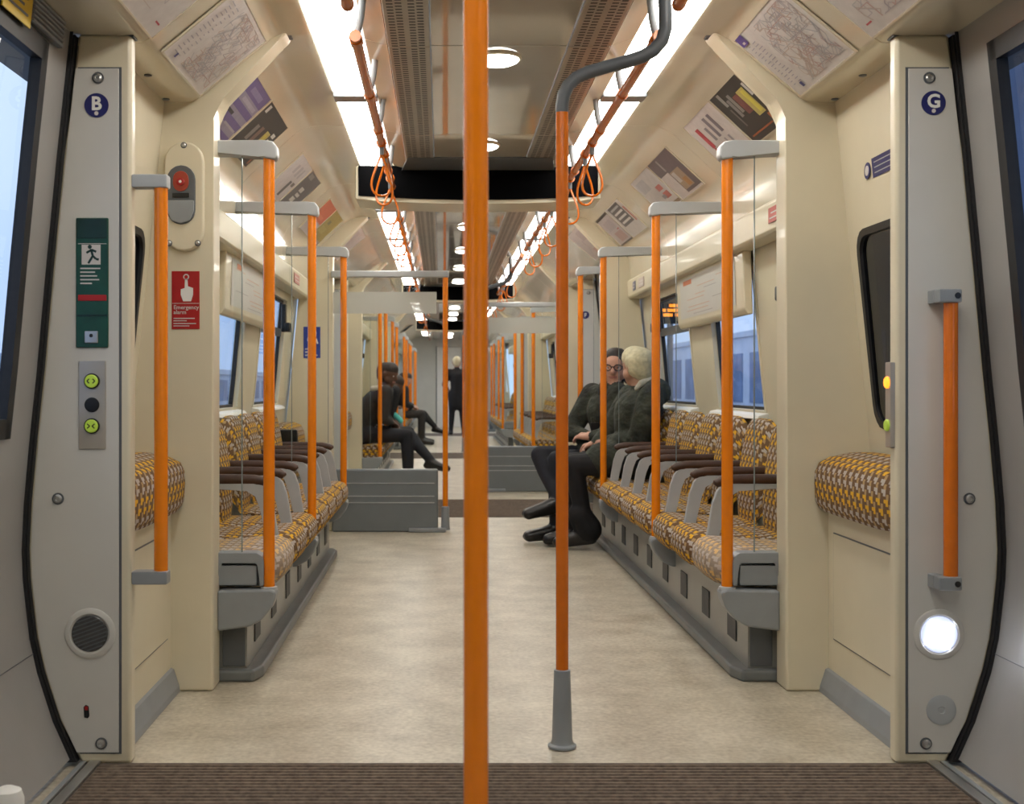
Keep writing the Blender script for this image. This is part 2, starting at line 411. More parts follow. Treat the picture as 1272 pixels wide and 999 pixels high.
# ------------------------------------------------------------------ walls
WIN = [(.2, 1.02, True), (1.43, 2.40, False), (2.92, 4.0, True)]     # windows of a bay: start, end, opening top light
wn = 0
for s in (-1, 1):
    b = MB()
    for (yo, y1) in BAYS:
        y0 = yo; y1 = min(y1, YE)
        b.sheet(side_prof(s, 0, .87), y0, y1, .03, 'cream'); b.sheet(side_prof(s, 1.60, 1.97), y0, y1, .03, 'cream')
        cur = y0
        for a, c, _ in WIN+[(99, 99, 0)]:
            e = min(y0+a, y1)
            if e > cur: b.sheet(side_prof(s, .87, 1.60), cur, e, .03, 'cream')
            cur = y0+c
            if cur >= y1: break
    wall = b.build('wall_'+SIDE[s], kind='structure')
    for k, (y0, y1) in enumerate(BAYS[:4]):
        for a, c, hop in WIN:
            ya, yb = y0+a, y0+c
            if ya < YB: continue
            wn += 1
            w = bpy.data.objects.new(f'window_{wn}', None); COL.objects.link(w); w.location = (s*1.25, ya, .87); ORG[w.name] = Vector(w.location); w['kind'] = 'structure'
            w['label'] = f'{SIDE[s]} carriage window with blue daylight, number {wn}'
            b = MB(); zt = 1.60
            for q0, q1, z0, z1 in ((ya, ya+.03, .87, zt), (yb-.03, yb, .87, zt), (ya, yb, .87, .90), (ya, yb, zt-.03, zt)):
                b.sheet(side_prof(s, z0, z1, -.004), q0, q1, .05, 'cream')
            b.build('window_frame', w)
            b = MB()
            for q0, q1, z0, z1 in ((ya+.03, ya+.045, .90, zt-.03), (yb-.045, yb-.03, .90, zt-.03), (ya+.03, yb-.03, .90, .915), (ya+.03, yb-.03, zt-.045, zt-.03)):
                b.sheet(side_prof(s, z0, z1, .02), q0, q1, .02, 'rubber')
            b.build('seal', w)
            b = MB(); b.sheet(side_prof(s, .90, zt-.03, .035), ya+.03, yb-.03, .005, 'window_glass'); b.build('pane', w)
            if hop:
                b = MB(); b.sheet(side_prof(s, 1.335, 1.385, .015), ya+.03, yb-.03, .03, 'grey_dark'); b.build('transom', w)
                b = MB(); yy = yb-.16; b.box(s*1.195, s*1.225, yy-.03, yy+.03, 1.36, 1.54, 'black', .006); b.box(s*1.165, s*1.20, yy-.05, yy+.05, 1.36, 1.42, 'black', .008); b.build('catch', w)
            b = MB(); b.prism([(s*(px(.86)-.055), .862), (s*(px(.86)+.02), .862), (s*(px(.88)+.02), .895), (s*(px(.86)-.045), .880)], 'y', ya-.02, yb+.02, 'white', .004); b.build('sill', w)
tn = 0
for s in (-1, 1):                                  # ledge over the windows
    for (y0, y1) in BAYS[:4]:
        tn += 1; b = MB()
        b.prism([(s*1.20, 1.618), (s*1.118, 1.620), (s*1.108, 1.632), (s*1.104, 1.735), (s*1.112, 1.748), (s*1.20, 1.75)], 'y', y0+.08, min(y1, YE)-.02, 'cream', .004)
        b.build(f'trim_{tn}', kind='structure')

# standback walls, door pillars, doors
def door_leaf(s, ya, yb, wa, wb, label, group, far=False):
    """one sliding leaf between ya and yb with its window between wa and wb"""
    t = thing('door_leaf', (s*1.2, (ya+yb)/2, 0), label, 'door', group)
    z0, z1 = .90, 1.86; b = MB()
    for q0, q1, a, c in ((ya, yb, .02, z0), (ya, yb, z1, 1.97), (ya, wa, z0, z1), (wb, yb, z0, z1)):
        b.sheet(side_prof(s, a, c, .012), q0, q1, .03, 'door_grey')
    b.sheet(side_prof(s, .30, .302, .010), ya, yb, .01, 'grey_dark')
    b.build('leaf', t)
    b = MB()
    for q0, q1, a, c in ((wa, wb, z0-.02, z0+.03), (wa, wb, z1-.03, z1+.02), (wa-.012, wa+.03, z0-.02, z1+.02), (wb-.03, wb+.012, z0-.02, z1+.02)):
        b.sheet(side_prof(s, a, c, .006), q0, q1, .03, 'rubber')
    b.build('window_seal', t)
    b = MB(); b.sheet(side_prof(s, z0+.02, z1-.02, .028), wa+.02, wb-.02, .006, 'window_glass'); b.build('pane', t)
    b = MB(); b.sheet(side_prof(s, .02, 1.97, .004), (yb-.005 if far else ya), (yb if far else ya+.005), .03, 'rubber'); b.build('edge_seal', t)
    return t
dn = 0
for vi, v in enumerate(VC[1:4]):
    for s in (-1, 1):
        base = ORD[vi]
        door_leaf(s, v-.70, v-.004, v-.52, v-.12, f'grey sliding door leaf of the {base} doorway on the {SIDE[s]}, half nearer the camera', f'{base} doorway leaves')
        door_leaf(s, v+.004, v+.70, v+.12, v+.52, f'grey sliding door leaf of the {base} doorway on the {SIDE[s]}, half beside the {"B" if s < 0 else "G"} pillar' if vi == 0 else f'grey sliding door leaf of the {base} doorway on the {SIDE[s]}, further half', f'{base} doorway leaves', True)
    # door header strips close the gap above the leaves
    for s in (-1, 1):
        tn += 1; b = MB(); b.box(s*1.155, s*1.24, v-.72, v+.72, 1.962, 2.0, 'rubber'); b.build(f'trim_{tn}', kind='structure')
def pillar_poly(s, xin, z1=1.957):
    return [(s*xin, 0)]+[(s*px(z), z) for z in [0, .12, .25, .34, .424, .5, .576, .702, .88, 1.06, 1.33, 1.62]]+[(s*px(z1), z1), (s*xin, z1)]
def screw(mb, x, y, z, d=-1, r=.014):
    mb.lathe([(r*1.15, .0005), (r*1.15, d*.002), (r, d*.0025)], (x, y, z), 'y', 'grey_dark', 16); mb.lathe([(r*.85, d*.002), (r*.8, d*.006), (r*.45, d*.008), (r*.4, d*.004)], (x, y, z), 'y', 'steel', 14)
for vi, v in enumerate(VC[1:4]):
    for s in (-1, 1):
        for e in (1, -1):
            ya, yb = (v+e*.72, v+e*.77)
            lab = f'cream door pillar beside the {ORD[vi]} doorway on the {SIDE[s]}, ' + ('far edge' if e > 0 else 'near edge')
            if vi == 0 and e > 0: lab = 'cream door pillar carrying the round B sticker' if s < 0 else 'cream door pillar carrying the round G sticker'
            t = thing('door_pillar', (s*1.15, (ya+yb)/2, 0), lab, 'pillar', 'door pillars')
            b = MB(); b.prism(pillar_poly(s, 1.024), 'y', ya, yb, 'cream', .012, 3); b.build('body', t)
            if e > 0:
                b = MB()   # dark joint, then the inset cover panel
                P1 = [(s*1.050, .028)]+[(s*(px(z)-.012), z) for z in (.028, .12, .25, .34, .424, .5, .576, .702, .88, 1.06, 1.33, 1.62, 1.868)]+[(s*1.050, 1.868)]
                b.prism(P1, 'y', ya-.0015, ya+.004, 'grey_dark'); b.build('joint', t)
                P2 = [(s*1.057, .032)]+[(s*(px(z)-.006), z) for z in (.032, .12, .25, .34, .424, .5, .576, .702, .88, 1.06, 1.33, 1.62, 1.864)]+[(s*1.057, 1.864)]
                b = MB(); b.prism(P2, 'y', ya-.005, ya+.003, 'panel_white', .001, 1); b.build('cover_panel', t)
                for (zx, zz) in ((1.112, 1.838), (1.219, .712), (1.103, .057)):
                    b = MB(); screw(b, s*zx, ya-.005, zz); b.build('screw', t)
                b = MB(); pp = [(s*(px(z)-.001), z) for z in (0.01, .12, .25, .34, .424, .5, .576, .702, .88, 1.06, 1.33, 1.62, 1.95)]
                b.prism(pp+[(s*(px(z)+.045), z) for z in (1.95, 1.62, 1.33, 1.06, .88, .702, .576, .5, .424, .34, .25, .12, .01)], 'y', ya-.019, ya+.02, 'rubber'); b.build('door_seal', t)
                b = MB(); b.box(s*1.02, s*1.10, ya+.005, yb, 1.952, 1.962, 'grey_dark'); b.build('top_joint', t)
            # standback wall with window, then the bay pillar with its arch
            yc, yd = yb, v+e*1.53
            y0, y1 = sorted((yc, yd))
            b = MB()
            up = [(s*1.225, .60), (s*1.215, .86), (s*1.2, .97), (s*1.165, 1.40), (s*1.112, 1.97)]
            lo, md, hi = [(s*1.24, .60), (s*1.222, .88)], [(s*1.222, .88), (s*1.157, 1.50)], [(s*1.157, 1.50), (s*1.110, 1.97)]
            b.sheet(lo, y0, y1, .02, 'cream'); b.sheet(hi, y0, y1, .02, 'cream')
            wa, wb = (y0+.05, y1-.13) if e > 0 else (y0+.13, y1-.05)
            b.sheet(md, y0, wa, .02, 'cream'); b.sheet(md, wb, y1, .02, 'cream')
            b.box(s*1.09, s*1.24, y0, y1, 0, .60, 'cream', .004)
            wl = b.build(f'wall_{SIDE[s]}_standback_{vi*2+(e > 0)+1}', kind='structure')
            if e > 0:
                b = MB(); b.prism([(y0+.10, .185), (y1-.09, .185), (y1-.09, .535), (y0+.10, .535)], 'x', s*1.0905, s*1.0865, 'grey_dark', .001, 1); b.build('hatch_joint', wl)
                b = MB(); b.prism([(y0+.104, .189), (y1-.094, .189), (y1-.094, .531), (y0+.104, .531)], 'x', s*1.091, s*1.0855, 'cream', .001, 1); b.build('hatch', wl)
                for zz in (.23, .46):
                    b = MB(); b.box(s*1.083, s*1.087, y0+.13, y0+.145, zz, zz+.02, 'grey_dark', .001); b.build('hatch_lock', wl)
            wn += 1
            w = bpy.data.objects.new(f'window_{wn}', None); COL.objects.link(w); w.location = (s*1.2, (wa+wb)/2, .9); ORG[w.name] = Vector(w.location); w['kind'] = 'structure'
            # rounded rubber frame and dark pane following the slant
            def slant(yy, z, off): return (s*(1.222-(z-.88)/.62*.065-off), yy, z)
            def rr(y0_, y1_, z0_, z1_, r, off):
                out = []
                for cy, cz, a0 in ((y1_-r, z1_-r, 0), (y0_+r, z1_-r, 90), (y0_+r, z0_+r, 180), (y1_-r, z0_+r, 270)):
                    for k in range(5):
                        a = math.radians(a0+k*22.5); out.append(slant(cy+r*math.cos(a), cz+r*math.sin(a), off))
                return out
            b = MB(); A = rr(wa-.02, wb+.02, .875, 1.515, .075, .006); B = rr(wa+.003, wb-.003, .898, 1.492, .06, .006); C = rr(wa+.003, wb-.003, .898, 1.492, .06, -.02)
            VA, VB, VCc = [[b.bm.verts.new(p) for p in X] for X in (A, B, C)]; n = len(A); fs = []
            for i in range(n):
                fs.append(b.bm.faces.new((VA[i], VA[(i+1) % n], VB[(i+1) % n], VB[i]))); fs.append(b.bm.faces.new((VB[i], VB[(i+1) % n], VCc[(i+1) % n], VCc[i])))
            b._fin(fs, 'rubber'); b.build('window_seal', w)
            b = MB(); b.sheet([(s*1.226, .86), (s*1.161, 1.52)], wa-.01, wb+.01, .006, 'window_dark'); b.build('pane', w)
            # bay pillar and arch
            yp, yq = v+e*1.50, v+e*1.62
            lab = f'cream bulkhead pillar with arch at the {ORD[vi]} doorway on the {SIDE[s]}, ' + ('far side' if e > 0 else 'near side')
            if vi == 0 and e > 0: lab = 'cream bulkhead pillar and arch carrying the red emergency alarm sign' if s < 0 else 'cream bulkhead pillar and arch at the near end of the right bench'
            t = thing('bulkhead_pillar', (s*1.05, (yp+yq)/2, 0), lab, 'pillar', 'bulkhead pillars')
            pol = [(s*.949, 0), (s*1.16, 0), (s*1.27, .3), (s*1.28, .7), (s*1.22, 1.3), (s*1.165, 1.90), (s*1.09, 2.0), (s*.76, 2.26), (s*.705, 2.222), (s*.702, 2.196), (s*.712, 2.176), (s*.735, 2.158), (s*.925, 1.975), (s*.944, 1.94), (s*.949, 1.90)]
            b = MB(); b.prism(pol, 'y', yp, yq, 'cream', .014, 3); b.build('body', t)
            b = MB(); b.prism([(s*.695, 2.185), (s*.70, 2.23), (s*.72, 2.23), (s*.715, 2.185)], 'y', yp+.03*e, yq-.03*e, 'grey_dark', .003); b.build('end_cap', t)
            if vi == 0 and e > 0:
                for a, c in ((1.105, 1.953), ):
                    b = MB(); b.lathe([(.012, 0), (.012, -.006), (.006, -.008)], (s*1.095, yp-.05, 1.957), 'z', 'grey_dark', 10); b.build('ceiling_screw', t)
                    b = MB(); b.lathe([(.012, 0), (.012, -.006), (.006, -.008)], (s*1.08, yp-.36, 1.956), 'z', 'grey_dark', 10); b.build('ceiling_screw', t)
            # floor trim of the standback
            tn += 1; b = MB(); b.prism([(s*1.091, .0), (s*1.060, 0), (s*1.062, .02), (s*1.080, .075), (s*1.091, .08)], 'y', y0, y1-.0, 'grey', .002); b.build(f'baseboard_{SIDE[s]}_{tn}', kind='structure')
            # perch cushion
            if vi < 2:
                lab = f'patterned perch cushion on the {SIDE[s]} standback wall, ' + ((f'beside the {"B" if s < 0 else "G"} pillar') if (vi == 0 and e > 0) else f'{ORD[vi]} doorway, {"far" if e > 0 else "near"} side')
                b = MB(); rows = []; uvs = []
                secp = [(1.205, .80), (1.16, .800), (1.09, .785), (1.05, .765), (1.036, .735), (1.034, .69), (1.038, .63), (1.05, .605), (1.09, .60)]
                m_ = 8; L = 0
                for i, (xx, zz) in enumerate(secp):
                    if i: L += math.hypot(xx-secp[i-1][0], zz-secp[i-1][1])
                    r_, u_ = [], []
                    for k in range(m_+1):
                        q = k/m_; inset = .018*(abs(2*q-1)**6)
                        cxx, czz = 1.14, .70
                        r_.append((s*(xx+(cxx-xx)*inset*4), y0+.035+(y1-y0-.07)*q, zz+(czz-zz)*inset*4)); u_.append(((y1-y0)*q, L))
                    rows.append(r_); uvs.append(u_)
                b.grid(rows, 'moquette', uvs)
                for side_k in (0, m_):
                    f = b.bm.faces.new([b.bm.verts.new(r_[side_k]) for r_ in rows]); b._fin([f], 'moquette')
                    for l in f.loops: l[b.uvl].uv = (l.vert.co.x, l.vert.co.z)
                c = b.build('perch_cushion', loc=(s*1.12, (y0+y1)/2, .6)); c['label'] = lab; c['category'] = 'cushion'; c['group'] = 'standback perch cushions'
# end walls
b = MB(); b.box(-1.4, 1.4, YE, YE+.05, -.06, 2.37, 'panel_white'); wf = b.build('wall_far', kind='structure')
b = MB(); b.box(-.30, .30, YE-.012, YE, 0, 1.95, 'white', .004); b.box(-.32, -.30, YE-.014, YE, 0, 1.97, 'grey_dark'); b.box(.30, .32, YE-.014, YE, 0, 1.97, 'grey_dark'); d = b.build('door_1', kind='structure')
b = MB(); b.box(.2, .25, YE-.04, YE-.012, 1.0, 1.1, 'steel', .004); b.build('door_handle', d)
b = MB(); b.box(-1.4, 1.4, YB-.05, YB, -.06, 2.37, 'cream'); b.build('wall_back', kind='structure')

# ------------------------------------------------------------------ seats, plinths, screens
SECC = [(1.14, .44), (1.05, .437), (.95, .442), (.86, .452), (.80, .455), (.762, .442), (.742, .415), (.738, .38), (.748, .345), (.775, .318), (.83, .305), (.95, .30)]
SECB = [(1.12, .43), (1.115, .50), (1.118, .58), (1.128, .68), (1.145, .78), (1.160, .84), (1.178, .868), (1.205, .872), (1.225, .85), (1.235, .80)]
def cushion(mb, s, y0, w, sec, cx, cz, amt, fm='moquette'):
    n = 10; rows = []; uvs = []; L = 0
    for i, (xx, zz) in enumerate(sec):
        if i: L += math.hypot(xx-sec[i-1][0], zz-sec[i-1][1])
        r_, u_ = [], []
        for k in range(n+1):
            q = k/n; e = abs(2*q-1)**5*amt
            r_.append((s*(xx+(cx-xx)*e), y0+.004+(w-.008)*q, zz+(cz-zz)*e)); u_.append((w*q, L))
        rows.append(r_); uvs.append(u_)
    mb.grid(rows, fm, uvs)
    for k in (0, n):
        f = mb.bm.faces.new([mb.bm.verts.new(r_[k]) for r_ in rows]); mb._fin([f], fm)
        for l in f.loops: l[mb.uvl].uv = (l.vert.co.x, l.vert.co.z)
def make_seat(s, y0, w, label, group):
    t = thing('bench_seat', (s*.95, y0+w/2, .3), label, 'seat', group)
    b = MB(); cushion(b, s, y0, w, SECC, .97, .38, .16, 'moquette_pale' if y0 < 4.3 else 'moquette'); b.build('seat_cushion', t, smooth=60)
    b = MB(); cushion(b, s, y0, w, SECB, 1.25, .64, .30); b.build('backrest', t, smooth=60)
    yb = y0+w
    yb -= .034
    b = MB(); poly = [(s*.90, .645), (s*.868, .640), (s*.846, .618), (s*.830, .57), (s*.808, .45), (s*.81, .425), (s*.85, .425), (s*.856, .46), (s*.874, .56), (s*.89, .60), (s*.925, .622), (s*1.13, .628), (s*1.13, .645)]
    b.prism(poly, 'y', yb-.015, yb+.015, 'grey_light', .005); a = b.build('armrest', t)
    b = MB(); b.tube([(s*.838, yb, .640), (s*.842, yb, .644), (s*.86, yb, .652), (s*.90, yb, .658), (s*1.0, yb, .660), (s*1.16, yb, .660)], [.009, .015, .019, .0205, .0205, .0205], 'arm_brown', 14); b.build('arm_pad', a)
    return t
def make_plinth(s, y0, y1, label):
    t = thing('seat_plinth', (s*1.0, (y0+y1)/2, 0), label, 'plinth', 'seat plinths')
    b = MB(); b.box(s*.862, s*1.14, y0, y1, .0, .296, 'plinth', .004); b.build('casing', t)
    b = MB(); e = .05
    b.prism([(s*.81, y0+e), (s*.835, y0-.03), (s*1.0, y0-.03), (s*1.0, y1+.03), (s*.835, y1+.03), (s*.81, y1-e)], 'z', 0, .042, 'kerb', .012, 3); b.build('kerb', t)
    b = MB(); b.box(s*.868, s*.945, y0-.006, y0+.002, .05, .30, 'grey_dark', .002); b.build('end_panel', t)
    n = int((y1-y0)/.44); k = 0
    for i in range(n):
        yy = y0+.16+i*.44
        b = MB(); b.box(s*.8615, s*.8575, yy, yy+.13, .10, .205, 'vent_dark', .001, 1); b.build('vent', t)
    return t
def make_screen(s, y, xo, label, end=False):
    """grab pole with its top rail, glass wing and seat-end pod"""
    t = thing('draught_screen', (s*.78, y, .25), label, 'grab pole', 'orange poles of the draught screens')
    b = MB(); b.tube([(s*.78, y, .30), (s*.78, y, 1.81)], .0195, 'orange', 20); b.build('pole', t)
    b = MB(); b.prism([(s*.748, 1.792), (s*.750, 1.825), (s*.765, 1.843), (s*.80, 1.846), (s*xo, 1.846), (s*xo, 1.796), (s*.81, 1.796), (s*.79, 1.785), (s*.755, 1.780)], 'y', y-.03, y+.03, 'grey_light', .008, 3); b.build('top_rail', t)
    b = MB(); b.box(s*.872, s*(xo-.005), y-.004, y+.004, .44, 1.798, 'glass', .0015, 1); g_ = b.build('glass_pane', t)
    b = MB(); b.box(s*.8705, s*.8735, y-.004, y+.004, .44, 1.798, 'glass_edge'); b.build('glass_edge', g_)
    b = MB(); pol = [(s*.752, .318), (s*.752, .300), (s*.765, .265), (s*.80, .222), (s*.84, .200), (s*.95, .185), (s*.95, .322), (s*.77, .326)]
    b.prism(pol, 'y', y-.040, y+.040, 'grey', .012, 3); b.build('pod', t)
    b = MB(); b.lathe([(.030, 0), (.028, .010), (.021, .012)], (s*.78, y, .320), 'z', 'grey_light', 18); b.build('pole_socket', t)
    if end:
        b = MB(); b.prism([(s*.955, .335), (s*.955, .448), (s*.82, .448), (s*.80, .435), (s*.795, .415), (s*.795, .335), (s*.812, .335), (s*.812, .405), (s*.822, .418), (s*.94, .418)], 'y', y-.02, y+.05, 'grey', .005); b.build('end_frame', t)
        b = MB(); b.box(s*.806, s*.952, y+.012, y+.05, .330, .430, 'grey_dark', .002); b.build('end_backing', t)
        b = MB(); b.box(s*.820, s*.952, y-.012, y+.02, .336, .404, 'grey', .004); b.build('end_panel', t)
    return t
def bench(s, k, seglist, poles, full_label):
    i = 0
    for (a, c, n) in seglist:
        w = (c-a)/n
        for q in range(n):
            make_seat(s, a+q*w, w, f'{ORD[i]} patterned seat from the near end of the {SIDE[s]} bench{full_label}', f'moquette seats of the {SIDE[s]} bench{full_label}'); i += 1
    for q, (yy, xo, end) in enumerate(poles):
        make_screen(s, yy, xo, f'{ORD[q]} orange grab pole with grey top rail along the {SIDE[s]} bench{full_label}', end)
    make_plinth(s, seglist[0][0]-.02, seglist[-1][1]+.0, f'grey plinth with square vents under the {SIDE[s]} bench{full_label}')
B1 = [(4.245, 5.525, 3), (5.615, 7.325, 4), (7.415, 8.54, 3)]
P1 = [(4.18, .955, True), (5.57, 1.14, False), (7.37, 1.14, False), (8.585, .96, False)]
bench(1, 1, B1, P1, ' in front')
bench(-1, 1, B1[:2], P1[:3], ' in front')
mir = lambda y: 2*(6.37+T)-(y+T)
B2 = [(mir(c)+0, mir(a), n) for a, c, n in B1[::-1]]; P2 = [(mir(y), xo, e) for y, xo, e in P1[::-1]]
B2 = [(a+T-T, c, n) for a, c, n in B2]
bench(-1, 2, B2, P2, ' of the second bay')
bench(1, 2, B2[1:], P2[1:], ' of the second bay')
B3 = [(a+2*T, c+2*T, n) for a, c, n in B1]; P3 = [(y+2*T, xo, e) for y, xo, e in P1]
bench(-1, 3, B3, P3, ' of the third bay'); bench(1, 3, B3, P3, ' of the third bay')
for s in (-1, 1):
    for q, (y, xo, e) in enumerate(P1):
        if q == 0: make_plinth(s, 4.22+3*T, YE-.4, f'grey plinth of the last bay on the {SIDE[s]}')
        if y+3*T < YE-.3: make_screen(s, y+3*T, xo, f'{ORD[q]} orange grab pole of the last bay on the {SIDE[s]}', e)

# low partitions with rail, pole and frosted glass at the wheelchair spaces
def partition(s, y, label):
    t = thing('low_partition', (s*.6, y, 0), label, 'partition', 'grey low partitions')
    b = MB(); b.box(s*.215, s*.95, y, y+.07, .0, .435, 'panel_grey', .014, 3); b.build('panel', t)
    for z in (.335, .245, .200):
        b = MB(); b.box(s*.24, s*.95, y-.004, y+.004, z, z+.006, 'grey_light', .001, 1); b.build('groove', t)
    b = MB(); b.box(s*.16, s*.42, y-.03, y+.05, .0, .030, 'grey', .008); b.build('foot_bar', t)
    b = MB(); b.tube([(s*.165, y+.03, .16), (s*.165, y+.03, 1.79)], .0185, 'orange', 16); b.build('pole', t)
    b = MB(); b.lathe([(.034, 0), (.030, .03), (.026, .16), (.021, .165)], (s*.165, y+.03, .012), 'z', 'grey', 16); b.build('pole_foot', t)
    b = MB(); b.box(s*.14, s*.96, y+.005, y+.055, 1.765, 1.812, 'grey_light', .010, 3); b.build('top_rail', t)
    b = MB(); b.box(s*.225, s*.945, y+.028, y+.034, .435, 1.766, 'glass', .001, 1); g = b.build('glass_pane', t)
    b = MB(); b.box(s*.226, s*.944, y+.0255, y+.0275, 1.515, 1.665, 'frosted'); b.build('frosted_band', g)
partition(-1, 8.50, 'grey low partition with orange pole and frosted glass behind the left bench')
partition(1, 11.72, 'grey low partition with frosted glass on the right, seen between the two front poles')

# ------------------------------------------------------------------ centre poles
def arc(c, r, a0, a1, n, u, v):
    c = Vector(c); u = Vector(u); v = Vector(v)
    return [c+u*r*math.cos(math.radians(a0+(a1-a0)*i/n))+v*r*math.sin(math.radians(a0+(a1-a0)*i/n)) for i in range(n+1)]
def centre_pole(s, y, label, m):
    t = thing('grab_pole', (s*.145, y, 0), label, 'grab pole', 'floor to ceiling poles in the vestibules')
    b = MB(); b.tube([(s*.145, y, .2), (s*.145, y, 1.785)], .0175, 'orange' if m else 'orange_red', 22); b.build('pole', t)
    b = MB(); b.lathe([(.040, 0), (.040, .006), (.032, .010), (.029, .02), (.023, .215), (.018, .217)], (s*.145, y, .003), 'z', 'grey', 22); b.build('foot', t)
    pts = [(s*.145, y, 1.78), (s*.145, y, 1.80), (s*.149, y, 1.828), (s*.162, y, 1.856), (s*.185, y, 1.878), (s*.215, y, 1.892), (s*.26, y, 1.905), (s*.33, y, 1.924), (s*.37, y, 1.937), (s*.402, y, 1.955), (s*.425, y, 1.982), (s*.434, y, 2.015), (s*.434, y, 2.06), (s*.43, y, 2.158)]
    b = MB(); b.tube(pts, .0185, 'grey_dark', 18); b.build('bend', t)
centre_pole(-1, 1.73, 'thick orange pole at the very front, crossing the whole picture', 1)
centre_pole(1, 3.44, 'orange pole with grey bent top and grey cone foot on the floor', 0)
centre_pole(1, 3.44+T, 'orange centre pole in the second vestibule', 0)
centre_pole(-1, 1.73+2*T, 'orange centre pole at the near edge of the third vestibule', 0)
centre_pole(1, 3.44+2*T, 'orange centre pole at the far edge of the third vestibule', 0)

# ------------------------------------------------------------------ overhead rails and straps
RX, RZ = .447, 2.044
def overhead(s, y0, y1, label, hang, straps, tag):
    t = thing('overhead_rail', (s*RX, y0, RZ), label, 'grab rail', 'orange overhead grab rails')
    b = MB(); b.tube([(s*RX, y0, RZ), (s*RX, y1, RZ)], .0165, 'orange_red', 16); b.build('rail', t)
    for q, yy in enumerate(hang):
        b = MB(); b.tube([(s*RX, yy, RZ+.010), (s*(RX-.012), yy-.004, RZ+.06), (s*(RX-.02), yy-.01, 2.168)], .011, 'grey', 12); b.build('hanger', t)
        b = MB(); b.tube([(s*RX, yy-.022, RZ), (s*RX, yy+.022, RZ)], .0205, 'orange_red', 14); b.build('clamp', t)
    for e in (y0, y1):
        b = MB(); b.lathe([(.0175, -.004), (.019, .0), (.0175, .018)], (s*RX, e-.007, RZ), 'y', 'orange_red', 14); b.build('end_cap', t)
    for q, yy in enumerate(straps):
        st = thing('hanging_strap', (s*RX, yy, RZ), f'{ORD[q]} orange strap loop hanging from the {SIDE[s]} overhead rail {tag}', 'strap', 'orange strap loops')
        b = MB(); pts = []
        tw = (.5 if q % 2 else -.2)*s
        for i in range(24):
            a = 2*math.pi*i/24; wv = .043*math.sin(a)*(1-math.cos(a))/1.3*1.0; h = -.11+.095*math.cos(a)
            pts.append((s*RX+wv*math.cos(tw), yy+wv*math.sin(tw)+.01, RZ-.02+h))
        b.tube(pts, .0052, 'orange_red', 8, closed=True); b.build('loop', st)
        b = MB(); b.tube([(s*RX, yy-.016, RZ), (s*RX, yy+.016, RZ)], .0225, 'orange_red', 14); b.tube([(s*RX, yy, RZ-.018), (s*RX, yy+.006, RZ-.05)], .010, 'grey', 10); b.build('clip', st)
for s in (-1, 1):
    overhead(s, 1.95, 3.31, f'short orange overhead rail above the front mat on the {SIDE[s]}', (2.2, 3.1), (), 'over the mat')
    overhead(s, 3.62, 6.36, f'orange overhead rail above the {SIDE[s]} bench in front of the black display', (3.66, 4.35, 4.95, 5.9), (5.2, 5.46, 6.1), 'before the display')
    overhead(s, 6.92, 9.3, f'orange overhead rail on the {SIDE[s]} just beyond the black display', (7.0, 8.0, 9.2), (7.1, 7.6, 8.3, 8.9), 'past the display')
    overhead(s, 9.7, 13.8, f'orange overhead rail on the {SIDE[s]} above the second doorway', (9.8, 11, 12.2, 13.5), (11.2, 12.6, 13.2), 'in the second bay')
    overhead(s, 14.6, 18.4, f'orange overhead rail on the {SIDE[s]} deep in the carriage', (14.7, 16, 18.2), (15.2, 15.8), 'deep in the carriage')
    overhead(s, 19.0, 27.5, f'orange overhead rail on the {SIDE[s]} furthest away', (19.2, 22, 25, 27), (20,), 'far away')

# ------------------------------------------------------------------ fixtures near the doors
FY = VC[1]+.72-.005      # face of the door pillars
def disc(mb, c, r, y0, y1, m, seg=32): mb.lathe([(r, y0-c[1]), (r, y1-c[1])], c, 'y', m, seg)
def at(pxx, pyy, d): return ((pxx-548)*d/F+CAMX, d, CAMZ-(pyy-479)*d/F)
def letter_badge(pxx, letter, label):
    x, y, z = at(pxx, 131 if letter == 'B' else 128, FY)
    b = MB(); disc(b, (x, FY, z), .0325, FY-.0022, FY, 'navy'); t = b.build('letter_sticker', loc=(x, FY, z)); t['label'] = label; t['category'] = 'sticker'
    b = MB(); text_into(b, letter, .050, (x, FY-.0030, z-.012), (1, 0, 0), (0, 0, 1), 'white', .0016, 'CENTER'); b.build('letter', t, smooth=0)
    b = MB(); disc(b, (x, FY, z-.0215), .0055, FY-.0030, FY-.0022, 'paper', 14); b.build('small_number', t)
letter_badge(120, 'B', 'round navy sticker with a white letter B on the left pillar')
letter_badge(1159.5, 'G', 'round navy sticker with a white letter G on the right pillar')
def rect_at(x0, y0, x1, y1, d):
    a = at(x0, y0, d); c = at(x1, y1, d); return min(a[0], c[0]), max(a[0], c[0]), min(a[2], c[2]), max(a[2], c[2])
# green emergency exit release
x0, x1, z0, z1 = rect_at(95, 271, 135, 432, FY)
t = thing('emergency_release', ((x0+x1)/2, FY, z0), 'green emergency door release box with running man on the left pillar', 'door release')
b = MB(); b.box(x0, x1, FY-.006, FY+.002, z0, z1, 'green', .002, 1); b.build('cover', t)
b = MB(); b.box(x0+.002, x1-.002, FY-.0075, FY-.005, z1-.055, z1-.002, 'green_dark', .001, 1); b.build('upper_recess', t)
w = x1-x0
b = MB(); b.box(x0+.016, x1-.020, FY-.0075, FY-.0055, z1-.125, z1-.072, 'paper'); g = b.build('pictogram_plate', t)
b = MB(); cx, cz = x0+.042, z1-.098; Y = FY-.0082
def stroke(mb, p, q, wd, m, Y):
    p = Vector(p); q = Vector(q); n = (q-p).normalized(); n = Vector((-n.y, n.x))*wd/2
    mb.quad([(p.x+n.x, Y, p.y+n.y), (q.x+n.x, Y, q.y+n.y), (q.x-n.x, Y, q.y-n.y), (p.x-n.x, Y, p.y-n.y)], m)
